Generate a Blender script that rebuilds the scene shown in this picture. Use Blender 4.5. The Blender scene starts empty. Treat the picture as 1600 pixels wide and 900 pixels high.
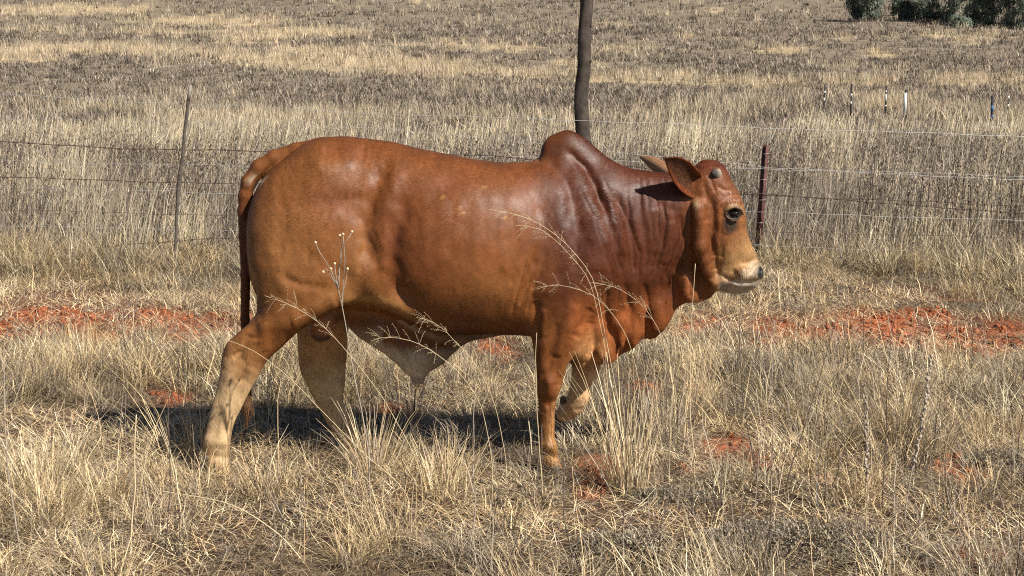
import bpy, math, random, time
import numpy as np
from mathutils import Vector
R = math.radians
T0 = time.time()
sc = bpy.context.scene

# ------------------------------------------------------------------ camera
CAM_H = 1.65
FPX = 2311.0                       # focal length in pixels of the 1600 px wide picture
PITCH = math.atan(314 / FPX)
cam_d = bpy.data.cameras.new("camera")
cam_d.sensor_width = 36.0
cam_d.lens = 36.0 * FPX / 1600.0
cam_d.clip_start = 0.1
cam_d.clip_end = 3000
cam = bpy.data.objects.new("camera", cam_d)
cam.location = (0, 0, CAM_H)
cam.rotation_euler = (math.pi / 2 - PITCH, 0, 0)
sc.collection.objects.link(cam)
sc.camera = cam

# ------------------------------------------------------------------ sky and sun
SUN_AZ = R(40)                     # from +x towards the camera (-y)
SUN_EL = R(44)
sx, sy, sz = math.cos(SUN_EL) * math.cos(SUN_AZ), -math.cos(SUN_EL) * math.sin(SUN_AZ), math.sin(SUN_EL)
w = bpy.data.worlds.new("World")
sc.world = w
w.use_nodes = True
nt = w.node_tree
nt.nodes.clear()
sky = nt.nodes.new("ShaderNodeTexSky")
sky.sky_type = 'NISHITA'
sky.sun_disc = False
sky.sun_elevation = SUN_EL
sky.sun_rotation = math.atan2(sx, sy)
sky.altitude = 1200
sky.dust_density = 1.5
bg = nt.nodes.new("ShaderNodeBackground")
bg.inputs['Strength'].default_value = 0.05
wo = nt.nodes.new("ShaderNodeOutputWorld")
nt.links.new(sky.outputs[0], bg.inputs[0])
nt.links.new(bg.outputs[0], wo.inputs[0])
sun_d = bpy.data.lights.new("sun", 'SUN')
sun_d.energy = 5.0
sun_d.angle = R(0.53)
sun_d.color = (1.0, 0.945, 0.86)
sun = bpy.data.objects.new("sun", sun_d)
sun.rotation_euler = Vector((sx, sy, sz)).to_track_quat('Z', 'Y').to_euler()
sc.collection.objects.link(sun)
sc.view_settings.view_transform = 'Standard'
sc.view_settings.look = 'None'
sc.view_settings.exposure = 0.78
sc.view_settings.gamma = 1.0
sc.view_settings.use_curve_mapping = False
sc.render.engine = 'CYCLES'
sc.cycles.max_bounces = 6
sc.cycles.diffuse_bounces = 2
sc.cycles.glossy_bounces = 2
sc.cycles.transmission_bounces = 3
sc.cycles.volume_bounces = 0
sc.cycles.use_denoising = False
sc.cycles.pixel_filter_type = 'BLACKMAN_HARRIS'
sc.cycles.filter_width = 1.1
sc.cycles.sample_clamp_indirect = 4
sc.cycles.sample_clamp_direct = 12

# ------------------------------------------------------------------ helpers
CP, SP = math.cos(PITCH), math.sin(PITCH)

def W(px, py, y):
    """world point seen at photo pixel (px, py) on the plane at depth y (metres ahead of the camera)"""
    a, b = (px - 800) / FPX, (450 - py) / FPX
    dy = CP + SP * b
    dz = -SP + CP * b
    t = y / dy
    return np.array([a * t, y, CAM_H + dz * t])

def project(P):
    x, y, z = P[..., 0], P[..., 1], P[..., 2] - CAM_H
    d = y * CP - z * SP
    u = y * SP + z * CP
    return 800 + FPX * x / d, 450 - FPX * u / d

def set_props(o, label=None, cat=None, group=None, kind=None):
    if label: o['label'] = label
    if cat: o['category'] = cat
    if group: o['group'] = group
    if kind: o['kind'] = kind
    return o

def mesh_np(name, V, F, mat=None, parent=None, col=None, smooth=True, attrs=None):
    """V (n,3), F (m,k) all faces with k corners"""
    V = np.asarray(V, dtype=np.float32)
    F = np.asarray(F, dtype=np.int32)
    me = bpy.data.meshes.new(name)
    m, k = F.shape
    me.vertices.add(len(V))
    me.vertices.foreach_set('co', V.ravel())
    me.loops.add(m * k)
    me.loops.foreach_set('vertex_index', F.ravel())
    me.polygons.add(m)
    me.polygons.foreach_set('loop_start', np.arange(0, m * k, k, dtype=np.int32))
    if smooth:
        me.polygons.foreach_set('use_smooth', np.ones(m, dtype=bool))
    if col is not None:
        ca = me.color_attributes.new('Col', 'FLOAT_COLOR', 'POINT')
        c4 = np.ones((len(V), 4), dtype=np.float32)
        c4[:, :3] = col
        ca.data.foreach_set('color', c4.ravel())
    me.update(calc_edges=True)
    me.validate()
    if mat: me.materials.append(mat)
    o = bpy.data.objects.new(name, me)
    sc.collection.objects.link(o)
    if parent: o.parent = parent
    return o

class Pile:
    """collects pieces with the same number of corners (quads) into one mesh"""
    def __init__(s): s.V = []; s.F = []; s.C = []; s.n = 0
    def add(s, V, F, c=None):
        V = np.asarray(V, float); F = np.asarray(F)
        s.V.append(V); s.F.append(F + s.n); s.n += len(V)
        if c is not None:
            c = np.asarray(c, float)
            s.C.append(np.broadcast_to(c, (len(V), 3)))
    def build(s, name, mat, parent=None, smooth=True):
        return mesh_np(name, np.concatenate(s.V), np.concatenate(s.F), mat, parent,
                       np.concatenate(s.C) if s.C else None, smooth)

def tube(pts, rad, seg=8, caps=True, flat=1.0):
    """tapered tube along pts; returns V, F(quads)"""
    pts = np.asarray(pts, float); n = len(pts)
    rad = np.broadcast_to(np.asarray(rad, float), (n,))
    tan = np.gradient(pts, axis=0)
    tan /= np.linalg.norm(tan, axis=1, keepdims=True) + 1e-12
    ref = np.array([0, 1.0, 0]) if abs(tan[:, 1]).mean() < 0.8 else np.array([1.0, 0, 0])
    a = np.cross(tan, ref); a /= np.linalg.norm(a, axis=1, keepdims=True) + 1e-12
    b = np.cross(tan, a)
    th = np.arange(seg) / seg * 2 * math.pi
    V = pts[:, None] + rad[:, None, None] * (np.cos(th)[None, :, None] * a[:, None] + flat * np.sin(th)[None, :, None] * b[:, None])
    V = V.reshape(-1, 3)
    i = np.arange(n - 1)[:, None] * seg; j = np.arange(seg)[None]; j2 = (j + 1) % seg
    F = np.stack([i + j, i + j2, i + seg + j2, i + seg + j], -1).reshape(-1, 4)
    if caps:
        c0, c1 = len(V), len(V) + 1
        V = np.vstack([V, pts[0], pts[-1]])
        f = []
        for q in range(0, seg, 2):
            f.append([c0, (q + 2) % seg, (q + 1) % seg, q])
            e = (n - 1) * seg
            f.append([c1, e + q, e + (q + 1) % seg, e + (q + 2) % seg])
        F = np.vstack([F, f])
    return V, F

# numpy value noise
_rs = np.random.RandomState(7)
_tab = _rs.rand(256, 256).astype(np.float32)
def vnoise(x, y, seed=0):
    x = np.asarray(x, float) + seed * 17.3; y = np.asarray(y, float) + seed * 9.1
    xi = np.floor(x).astype(int); yi = np.floor(y).astype(int)
    fx = x - xi; fy = y - yi
    fx = fx * fx * (3 - 2 * fx); fy = fy * fy * (3 - 2 * fy)
    g = lambda a, b: _tab[a & 255, b & 255]
    return (g(xi, yi) * (1 - fx) + g(xi + 1, yi) * fx) * (1 - fy) + (g(xi, yi + 1) * (1 - fx) + g(xi + 1, yi + 1) * fx) * fy
def fbm(x, y, oct=4, seed=0):
    s = 0; a = 0.5; t = 0
    for o in range(oct):
        s = s + a * vnoise(np.asarray(x) * 2 ** o, np.asarray(y) * 2 ** o, seed + o * 3); t += a; a *= 0.5
    return s / t
def sstep(a, b, x):
    t = np.clip((x - a) / (b - a), 0, 1)
    return t * t * (3 - 2 * t)

def mat_new(name):
    m = bpy.data.materials.new(name); m.use_nodes = True
    nt = m.node_tree
    return m, nt, nt.nodes['Principled BSDF']
def mat_plain(name, col, rough=0.7, spec=0.3, metal=0.0, noise=0.25, nscale=60, bump=0.0):
    m, nt, b = mat_new(name)
    tc = nt.nodes.new('ShaderNodeTexCoord')
    n = nt.nodes.new('ShaderNodeTexNoise'); n.inputs['Scale'].default_value = nscale; n.inputs['Detail'].default_value = 5
    nt.links.new(tc.outputs['Object'], n.inputs['Vector'])
    mp = nt.nodes.new('ShaderNodeMapRange')
    mp.inputs['From Min'].default_value = 0.3; mp.inputs['From Max'].default_value = 0.7
    mp.inputs['To Min'].default_value = 1 - noise; mp.inputs['To Max'].default_value = 1 + noise
    nt.links.new(n.outputs[0], mp.inputs[0])
    vm = nt.nodes.new('ShaderNodeVectorMath'); vm.operation = 'SCALE'
    vm.inputs[0].default_value = col
    nt.links.new(mp.outputs[0], vm.inputs['Scale'])
    nt.links.new(vm.outputs[0], b.inputs['Base Color'])
    b.inputs['Roughness'].default_value = rough
    b.inputs['Specular IOR Level'].default_value = spec
    b.inputs['Metallic'].default_value = metal
    if bump:
        bp = nt.nodes.new('ShaderNodeBump'); bp.inputs['Strength'].default_value = 1; bp.inputs['Distance'].default_value = bump
        nt.links.new(n.outputs[0], bp.inputs['Height']); nt.links.new(bp.outputs[0], b.inputs['Normal'])
    return m
def mat_vcol(name, rough=0.7, spec=0.25, transl=0.0):
    m, nt, b = mat_new(name)
    at = nt.nodes.new('ShaderNodeAttribute'); at.attribute_name = 'Col'
    nt.links.new(at.outputs['Color'], b.inputs['Base Color'])
    b.inputs['Roughness'].default_value = rough
    b.inputs['Specular IOR Level'].default_value = spec
    if transl:
        tr = nt.nodes.new('ShaderNodeBsdfTranslucent')
        nt.links.new(at.outputs['Color'], tr.inputs['Color'])
        mx = nt.nodes.new('ShaderNodeMixShader'); mx.inputs[0].default_value = transl
        out = nt.nodes['Material Output']
        nt.links.new(b.outputs[0], mx.inputs[1]); nt.links.new(tr.outputs[0], mx.inputs[2]); nt.links.new(mx.outputs[0], out.inputs['Surface'])
    return m
# ================================================================== terrain
def hill(y):
    t = np.maximum(np.asarray(y, float) - 35, 0)
    return .0377 * t + .000188 * t * t

def on_ground(px, py):
    """depth at which the pixel meets level ground"""
    ang = PITCH + math.atan((py - 450) / FPX)
    return CAM_H / math.tan(ang) if ang > 0.01 else 200.0

# bare red soil: px, py, half widths in px
RED = [(20, 522, 80, 26), (130, 508, 85, 30), (235, 500, 75, 28), (330, 515, 80, 32), (60, 490, 60, 14), (180, 530, 70, 12), (300, 545, 40, 10), (265, 622, 40, 18), (780, 545, 45, 18), (1010, 605, 30, 14), (1105, 612, 34, 16), (1105, 510, 55, 14), (1220, 515, 70, 24),
       (1375, 500, 70, 26), (1440, 525, 100, 32), (1520, 520, 70, 22), (1590, 512, 50, 18), (1300, 525, 80, 20), (1180, 535, 50, 12), (1450, 488, 50, 12), (1150, 702, 64, 24), (1195, 722, 30, 12), (950, 735, 46, 22), (920, 768, 34, 18), (1080, 730, 22, 9), (1500, 735, 46, 26), (1545, 880, 85, 34), (1470, 890, 60, 22), (730, 520, 30, 12), (1290, 745, 22, 10), (600, 640, 30, 10)]
_red = []
for a, b, hw, hh in RED:
    y0 = on_ground(a, b); c = W(a, b, y0)
    rx_ = hw / FPX * y0 * 1.02; ry_ = (on_ground(a, b - hh) - on_ground(a, b + hh)) / 2
    _red.append((c[0], y0, rx_, ry_))
def red_mask(x, y):
    m = np.zeros(np.shape(x))
    jx = (fbm(x * 3, y * 3, 3, 31) - .5) * .5; jy = (fbm(x * 3 + 9, y * 3, 3, 37) - .5) * .7
    for cx, cy, a, b in _red:
        d = np.hypot((x + jx * min(a * 2, 1) - cx) / a, (y + jy * min(b * 2, 1) - cy) / b)
        m = np.maximum(m, sstep(1.2, .5, d))
    m = m * (.50 + .50 * sstep(.36, .56, fbm(x * 4.5, y * 3.5, 3, 39)))
    return m
# straw coloured drifts on the far slope
STRAW = [(120, 16, 150, 9), (330, 34, 130, 9), (470, 52, 140, 8), (60, 46, 60, 5), (250, 52, 60, 6), (120, 76, 150, 9), (240, 82, 110, 7), (390, 62, 70, 5), (520, 82, 120, 8), (30, 90, 60, 8), (690, 70, 80, 5), (790, 76, 60, 4), (560, 100, 200, 12), (700, 112, 120, 9), (380, 88, 60, 6),
         (830, 118, 60, 8), (900, 100, 50, 6), (1000, 124, 120, 8), (1150, 130, 110, 8), (1090, 54, 26, 5), (1210, 76, 60, 4), (1300, 60, 50, 4), (1230, 78, 30, 7), (1370, 84, 40, 6), (1480, 56, 110, 3), (1560, 58, 60, 3), (1510, 66, 25, 3), (1330, 130, 60, 8), (1400, 165, 60, 12), (1500, 125, 60, 8), (1590, 128, 30, 8), (950, 38, 60, 2), (1120, 16, 30, 2), (665, 4, 20, 4), (1000, 76, 60, 3)]
def straw_mask(x, y, z):
    px_, py_ = project(np.stack([x, y, z], -1))
    px_ = px_ + (fbm(x * .5, y * .3, 3, 41) - .5) * 90; py_ = py_ + (fbm(x * .4, y * .5, 3, 43) - .5) * 16
    m = np.zeros(np.shape(x))
    for a, b, hw, hh in STRAW:
        m = np.maximum(m, sstep(1.3, .5, np.hypot((px_ - a) / hw, (py_ - b) / hh)))
    return m

def gz(x, y):
    x = np.asarray(x, float); y = np.asarray(y, float)
    nearf = sstep(40, 20, y)
    z = (fbm(x * .8, y * .8, 2, 1) - .5) * .05 * nearf + (fbm(x * 4, y * 4, 2, 2) - .5) * .022 * nearf
    z = z + hill(y) + (fbm(x / 22, y / 22, 3, 3) - .5) * 1.6 * sstep(38, 80, y)
    return z - .004

ys = np.concatenate([np.linspace(-12, 3.5, 20), np.arange(3.6, 15, .045), 15 * (900 / 15) ** (np.linspace(0.004, 1, 190))])
us = np.linspace(-1, 1, 440)
YY = np.repeat(ys[:, None], len(us), 1); XX = us[None] * np.maximum(6.5, .62 * np.abs(ys) + 2)[:, None]
# widen the outermost columns so the sheet runs well past the picture
edge = sstep(.93, 1, np.abs(us))[None]; XX = XX * (1 + edge * 4)
rm = red_mask(XX, YY) * (YY > 3)
ZZ = gz(XX, YY) + rm * ((fbm(XX * 11, YY * 11, 3, 51) - .45) * .075)
zf = straw_mask(XX, YY, ZZ)
soil = np.array([.250, .078, .033]); litter = np.array([.095, .062, .038]); farc = np.array([.175, .14, .10]); strawc = np.array([.46, .35, .20])
f = sstep(14, 30, YY)[..., None]
gc = litter * (1 - f) + farc * f
band = (sstep(9.5, 10.2, YY) * sstep(12.6, 11.6, YY) * .35)[..., None] * (fbm(XX * 1.5, YY * 1.5, 3, 61)[..., None] > .5)
gc = gc * (1 - band) + soil * band
gc = gc * (1 - rm[..., None]) + soil * rm[..., None] * (.75 + .5 * fbm(XX * 6, YY * 6, 2, 55)[..., None])
zz = (zf * sstep(30, 45, YY))[..., None]
gc = gc * (1 - zz * .6) + strawc * zz * .6
ny_, nx_ = YY.shape
ii = np.arange(ny_ - 1)[:, None] * nx_ + np.arange(nx_ - 1)[None]
GF = np.stack([ii, ii + 1, ii + nx_ + 1, ii + nx_], -1).reshape(-1, 4)
def ground_material():
    m, nt, b = mat_new('ground_soil'); L = nt.links
    at = nt.nodes.new('ShaderNodeAttribute'); at.attribute_name = 'Col'
    tc = nt.nodes.new('ShaderNodeTexCoord')
    n1 = nt.nodes.new('ShaderNodeTexNoise'); n1.inputs['Scale'].default_value = 9; n1.inputs['Detail'].default_value = 9; n1.inputs['Roughness'].default_value = .7
    L.new(tc.outputs['Object'], n1.inputs['Vector'])
    n2 = nt.nodes.new('ShaderNodeTexNoise'); n2.inputs['Scale'].default_value = .8; n2.inputs['Detail'].default_value = 8; n2.inputs['Roughness'].default_value = .75
    L.new(tc.outputs['Object'], n2.inputs['Vector'])
    r = nt.nodes.new('ShaderNodeMapRange'); r.inputs['From Min'].default_value = .3; r.inputs['From Max'].default_value = .7; r.inputs['To Min'].default_value = .5; r.inputs['To Max'].default_value = 1.5
    L.new(n1.outputs[0], r.inputs[0])
    r2 = nt.nodes.new('ShaderNodeMapRange'); r2.inputs['From Min'].default_value = .3; r2.inputs['From Max'].default_value = .7; r2.inputs['To Min'].default_value = .6; r2.inputs['To Max'].default_value = 1.4
    L.new(n2.outputs[0], r2.inputs[0])
    mu = nt.nodes.new('ShaderNodeMath'); mu.operation = 'MULTIPLY'; L.new(r.outputs[0], mu.inputs[0]); L.new(r2.outputs[0], mu.inputs[1])
    vm = nt.nodes.new('ShaderNodeVectorMath'); vm.operation = 'SCALE'; L.new(at.outputs['Color'], vm.inputs[0]); L.new(mu.outputs[0], vm.inputs['Scale'])
    L.new(vm.outputs[0], b.inputs['Base Color']); b.inputs['Roughness'].default_value = .95; b.inputs['Specular IOR Level'].default_value = .1
    bp = nt.nodes.new('ShaderNodeBump'); bp.inputs['Distance'].default_value = .03; bp.inputs['Strength'].default_value = .9
    L.new(n1.outputs[0], bp.inputs['Height']); L.new(bp.outputs[0], b.inputs['Normal'])
    return m
ground = mesh_np('ground', np.stack([XX, YY, ZZ], -1).reshape(-1, 3), GF, ground_material(), None, np.clip(gc, .01, .9).reshape(-1, 3))
set_props(ground, kind='structure')
def gz_full(x, y):
    return gz(x, y) + red_mask(x, y) * ((fbm(x * 11, y * 11, 3, 51) - .45) * .075)
# ================================================================== the bull
YM = 6.42                           # depth of the animal's middle plane
VOX = 0.0058

class Field:
    def __init__(s, lo, hi, h):
        s.lo = np.array(lo); s.h = h
        s.n = np.ceil((np.array(hi) - s.lo) / h).astype(int) + 1
        s.v = np.full(s.n, 1.0, dtype=np.float32)
        s.ax = [s.lo[i] + np.arange(s.n[i]) * h for i in range(3)]
    def sub(s, lo, hi):
        a = np.clip(np.floor((np.array(lo) - s.lo) / s.h).astype(int), 0, s.n - 2)
        b = np.clip(np.ceil((np.array(hi) - s.lo) / s.h).astype(int) + 1, a + 2, s.n)
        sl = tuple(slice(a[i], b[i]) for i in range(3))
        X = s.ax[0][sl[0]][:, None, None].astype(np.float32)
        Y = s.ax[1][sl[1]][None, :, None].astype(np.float32)
        Z = s.ax[2][sl[2]][None, None, :].astype(np.float32)
        return sl, X, Y, Z
    def blend(s, sl, d, k):
        a = s.v[sl]
        h = np.maximum(k - np.abs(a - d), 0) / k
        s.v[sl] = np.minimum(a, d) - h * h * k * 0.25
    def carve(s, sl, d, k):
        a = s.v[sl]; d = -d
        h = np.maximum(k - np.abs(a - d), 0) / k
        s.v[sl] = np.maximum(a, d) + h * h * k * 0.25
    def norm(s, Fv, ax):
        g_ = list(np.gradient(Fv, s.h))
        g_[ax] = g_[ax] * np.clip((1.5 - Fv) / .4, 0, 1)       # along the loft only near the surface
        gx, gy, gz = g_
        return (Fv - 1) / np.maximum(np.sqrt(gx * gx + gy * gy + gz * gz), 0.8)
    def loft_x(s, st, yc, k, n=2.2, m=0.09, wave=None):
        """st rows: px, top py, bottom py, widest py, half width; cross-sections stand across x"""
        st = np.array(st, float)
        top = np.array([W(r[0], r[1], yc) for r in st]); bot = np.array([W(r[0], r[2], yc) for r in st]); mid = np.array([W(r[0], r[3], yc) for r in st])
        xs = (mid[:, 0])
        wmax = st[:, 4].max()
        lo = (min(top[:, 0].min(), bot[:, 0].min()) - m, yc - wmax - m, bot[:, 2].min() - m)
        hi = (max(top[:, 0].max(), bot[:, 0].max()) + m, yc + wmax + m, top[:, 2].max() + m)
        sl, X, Y, Z = s.sub(lo, hi)
        x1 = X.ravel()
        ot, ob = np.argsort(top[:, 0]), np.argsort(bot[:, 0])
        tz = smooth_interp(x1, top[ot, 0], top[ot, 2]); bz = smooth_interp(x1, bot[ob, 0], bot[ob, 2])
        cz = smooth_interp(x1, xs, mid[:, 2]); ww = smooth_interp(x1, xs, st[:, 4])
        cz = np.clip(cz, bz + 0.004, tz - 0.004)
        tz = tz[:, None, None]; bz = bz[:, None, None]; cz = cz[:, None, None]; ww = np.maximum(ww, 0.004)[:, None, None]
        u = np.where(Z > cz, (Z - cz) / np.maximum(tz - cz, 0.004), (cz - Z) / np.maximum(cz - bz, 0.004))
        yo = yc if wave is None else yc + wave(X, Z)
        Fv = (np.abs((Y - yo) / ww) ** n + np.abs(u) ** n) ** (1 / n)
        d = s.norm(Fv.astype(np.float32), 0)
        d = np.maximum(d, np.maximum(xs[0] - 0.002 - X, X - xs[-1] - 0.002))
        s.blend(sl, d, k)
    def loft_z(s, st, k, n=2.2, m=0.07, yflat=0.0):
        """st rows: py, back px, front px, half width, y centre; cross-sections lie level"""
        st = np.array(st, float)
        st = st[np.argsort(-st[:, 0])]
        yc = YM + st[:, 4]
        A = np.array([W(r[1], r[0], y) for r, y in zip(st, yc)]); B = np.array([W(r[2], r[0], y) for r, y in zip(st, yc)])
        zs = (A[:, 2] + B[:, 2]) / 2
        lo = (A[:, 0].min() - m, (yc - st[:, 3]).min() - m, zs.min() - m); hi = (B[:, 0].max() + m, (yc + st[:, 3]).max() + m, zs.max() + m)
        sl, X, Y, Z = s.sub(lo, hi)
        z1 = Z.ravel()
        f = lambda q: smooth_interp(z1, zs, q)[None, None, :]
        a, b, hw, y0 = f(A[:, 0]), f(B[:, 0]), f(st[:, 3]), f(yc)
        c = (a + b) / 2; r = np.maximum((b - a) / 2, 0.004)
        Fv = (np.abs((X - c) / r) ** n + np.abs((Y - y0) / np.maximum(hw, 0.004)) ** n) ** (1 / n)
        d = s.norm(Fv.astype(np.float32), 2)
        d = np.maximum(d, np.maximum(zs[0] - Z, Z - zs[-1]))
        s.blend(sl, d, k)
    def cone(s, p, q, r1, r2, k, sy=1.0, carve=False):
        p, q = np.array(p), np.array(q)
        m = max(r1, r2) * max(1, sy) + 0.06
        sl, X, Y, Z = s.sub(np.minimum(p, q) - m, np.maximum(p, q) + m)
        ba = q - p
        t = np.clip(((X - p[0]) * ba[0] + (Y - p[1]) * ba[1] + (Z - p[2]) * ba[2]) / max((ba * ba).sum(), 1e-9), 0, 1)
        dx, dy, dz = X - p[0] - ba[0] * t, (Y - p[1] - ba[1] * t) / sy, Z - p[2] - ba[2] * t
        d = (np.sqrt(dx * dx + dy * dy + dz * dz) - (r1 + (r2 - r1) * t)) * min(1, sy)
        (s.carve if carve else s.blend)(sl, d.astype(np.float32), k)
    def chain(s, pts, k, sy=1.0):
        """pts: px, py, y offset, radius"""
        P = [W(a, b, YM + c) for a, b, c, r in pts]
        for i in range(len(P) - 1):
            s.cone(P[i], P[i + 1], pts[i][3], pts[i + 1][3], k, sy)

def smooth_interp(x, xp, fp):
    """monotone cubic through the stations"""
    xp = np.asarray(xp, float); fp = np.asarray(fp, float)
    h = np.diff(xp); h = np.where(h < 1e-6, 1e-6, h); dl = np.diff(fp) / h
    mm = np.zeros_like(fp)
    mm[1:-1] = np.where(dl[:-1] * dl[1:] > 0, 2 * dl[:-1] * dl[1:] / (dl[:-1] + dl[1:] + np.where(dl[:-1] + dl[1:] == 0, 1e-12, 0)), 0)
    mm[0], mm[-1] = dl[0], dl[-1]
    x = np.clip(x, xp[0], xp[-1])
    i = np.clip(np.searchsorted(xp, x) - 1, 0, len(h) - 1)
    t = (x - xp[i]) / h[i]
    return ((1 + 2 * t) * (1 - t) ** 2 * fp[i] + t * (1 - t) ** 2 * h[i] * mm[i] + t * t * (3 - 2 * t) * fp[i + 1] + t * t * (t - 1) * h[i] * mm[i + 1])

def surface_nets(v, lo, h):
    s = v < 0
    nx, ny, nz = v.shape
    cs = np.zeros((nx - 1, ny - 1, nz - 1), dtype=np.int8)
    for a in (0, 1):
        for b in (0, 1):
            for c in (0, 1):
                cs += s[a:nx - 1 + a, b:ny - 1 + b, c:nz - 1 + c]
    act = (cs > 0) & (cs < 8)
    I, J, K = np.nonzero(act)
    idx = np.full(act.shape, -1, dtype=np.int32); idx[I, J, K] = np.arange(len(I))
    acc = np.zeros((len(I), 3)); cnt = np.zeros(len(I))
    for ax in range(3):
        for p in (0, 1):
            for q in (0, 1):
                o = [0, 0, 0]; oth = [i for i in range(3) if i != ax]; o[oth[0]] = p; o[oth[1]] = q
                e = list(o); e[ax] = 1
                va = v[I + o[0], J + o[1], K + o[2]]; vb = v[I + e[0], J + e[1], K + e[2]]
                cr = (va < 0) != (vb < 0)
                t = np.where(cr, va / np.where(cr, va - vb, 1), 0)
                pt = np.tile(np.array(o, float), (len(I), 1)); pt[:, ax] = t
                acc += pt * cr[:, None]; cnt += cr
    V = (np.stack([I, J, K], 1) + acc / cnt[:, None]) * h + lo
    Fs = []
    for ax in range(3):
        u, w_ = [(1, 2), (2, 0), (0, 1)][ax]
        a = [slice(1, n - 1) for n in v.shape]; b = list(a)
        a[ax] = slice(0, v.shape[ax] - 1); b[ax] = slice(1, v.shape[ax])
        sa, sb = s[tuple(a)], s[tuple(b)]
        E = np.nonzero(sa != sb)
        st = [1, 1, 1]; st[ax] = 0
        P = [E[i] + st[i] for i in range(3)]
        inv = sa[E]
        def cell(du, dw):
            q = [p.copy() for p in P]; q[u] -= du; q[w_] -= dw
            return idx[q[0], q[1], q[2]]
        quad = np.stack([cell(1, 1), cell(0, 1), cell(0, 0), cell(1, 0)], 1)
        quad[~inv] = quad[~inv][:, ::-1]
        Fs.append(quad)
    return V, np.concatenate(Fs)

def vert_normals(V, F):
    n = np.cross(V[F[:, 2]] - V[F[:, 0]], V[F[:, 3]] - V[F[:, 1]])
    N = np.zeros_like(V)
    for c in range(4):
        for a in range(3):
            N[:, a] += np.bincount(F[:, c], n[:, a], minlength=len(V))
    return N / (np.linalg.norm(N, axis=1, keepdims=True) + 1e-12)

def relax(V, F, it=2, f=0.5):
    E = np.concatenate([F[:, [0, 1]], F[:, [1, 2]], F[:, [2, 3]], F[:, [3, 0]]])
    deg = np.bincount(E[:, 0], minlength=len(V)) + np.bincount(E[:, 1], minlength=len(V))
    for _ in range(it):
        S = np.stack([np.bincount(E[:, 0], V[E[:, 1], a], minlength=len(V)) + np.bincount(E[:, 1], V[E[:, 0], a], minlength=len(V)) for a in range(3)], 1)
        V = V + f * (S / deg[:, None] - V)
    return V

lo = W(300, 760, YM + .3); hi = W(1215, 190, YM + .3)
B = Field((lo[0] - .05, YM - .5, -0.05), (hi[0] + .05, YM + .5, 1.62), VOX)

# --- barrel: px, top, bottom, widest row, half width
B.loft_x([(389, 345, 400, 368, .03), (394, 316, 436, 370, .12), (404, 291, 462, 370, .165), (420, 268, 478, 370, .19), (445, 247, 486, 370, .215), (480, 223, 484, 365, .235),
          (510, 214, 480, 360, .25), (540, 213, 480, 370, .25), (575, 217, 484, 390, .25), (610, 221, 492, 400, .265), (650, 231, 512, 400, .30),
          (700, 241, 524, 400, .325), (750, 250, 524, 400, .32), (790, 254, 522, 400, .30), (830, 252, 524, 400, .27), (870, 252, 528, 410, .235),
          (910, 256, 524, 410, .21), (945, 254, 505, 400, .185), (975, 264, 488, 390, .16), (1005, 268, 470, 370, .138), (1040, 269, 448, 350, .115),
          (1062, 267, 430, 335, .095), (1080, 266, 415, 325, .082), (1100, 270, 390, 320, .07), (1115, 290, 360, 320, .03)], YM, .04, n=2.15)
# spine ridge and hump
B.loft_x([(842, 250, 300, 275, .02), (846, 232, 305, 270, .04), (854, 217, 320, 270, .058), (867, 209, 330, 270, .068), (887, 203, 340, 275, .078), (907, 211, 350, 285, .082),
          (933, 232, 360, 300, .082), (958, 252, 360, 310, .078), (985, 266, 350, 310, .06), (1010, 271, 330, 300, .03)], YM, .035, n=2.0)
# sheath and navel fold under the belly
B.loft_x([(535, 470, 500, 485, .02), (560, 470, 526, 495, .045), (593, 480, 547, 505, .085), (620, 490, 569, 515, .085), (636, 495, 584, 520, .08), (652, 500, 588, 525, .076),
          (668, 500, 581, 522, .076), (691, 500, 569, 520, .075), (706, 500, 554, 525, .05), (722, 500, 540, 520, .05), (745, 505, 527, 515, .04), (765, 508, 522, 514, .02)], YM, .05, n=2.0)
B.chain([(648, 560, 0, .05), (654, 584, 0, .030)], .04)
# dewlap: hangs in folds from throat to brisket
wv = lambda X, Z: 0.022 * np.sin(X * 46 + Z * 9) * sstep(1.05, 0.75, Z)
B.loft_x([(884, 510, 552, 530, .03), (892, 490, 569, 520, .075), (905, 470, 573, 520, .10), (925, 460, 571, 515, .095), (940, 455, 568, 505, .075), (952, 450, 567, 500, .06), (973, 440, 554, 490, .05),
          (988, 430, 545, 480, .045), (1003, 420, 530, 470, .042), (1020, 410, 531, 460, .038), (1034, 405, 518, 450, .036), (1046, 400, 503, 440, .034), (1060, 395, 482, 430, .034),
          (1075, 390, 472, 425, .036), (1094, 385, 472, 420, .036), (1110, 400, 466, 425, .030), (1119, 425, 453, 438, .012)], YM, .024, n=2.1, wave=wv)
B.chain([(922, 478, -.085, .05), (908, 515, -.105, .055), (904, 543, -.115, .048), (912, 552, -.11, .036)], .03, .7)       # pale brisket fold, near side
B.chain([(934, 455, -.10, .024), (932, 510, -.10, .02), (939, 556, -.08, .010)], .03, .7)
B.chain([(962, 440, -.085, .026), (966, 500, -.07, .020), (972, 540, -.045, .010)], .035, .7)
B.chain([(985, 430, -.07, .022), (1000, 480, -.055, .018), (1004, 520, -.04, .010)], .03, .7)
B.chain([(1015, 420, -.07, .024), (1024, 470, -.045, .020), (1024, 512, -.035, .010)], .03, .7)
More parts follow.
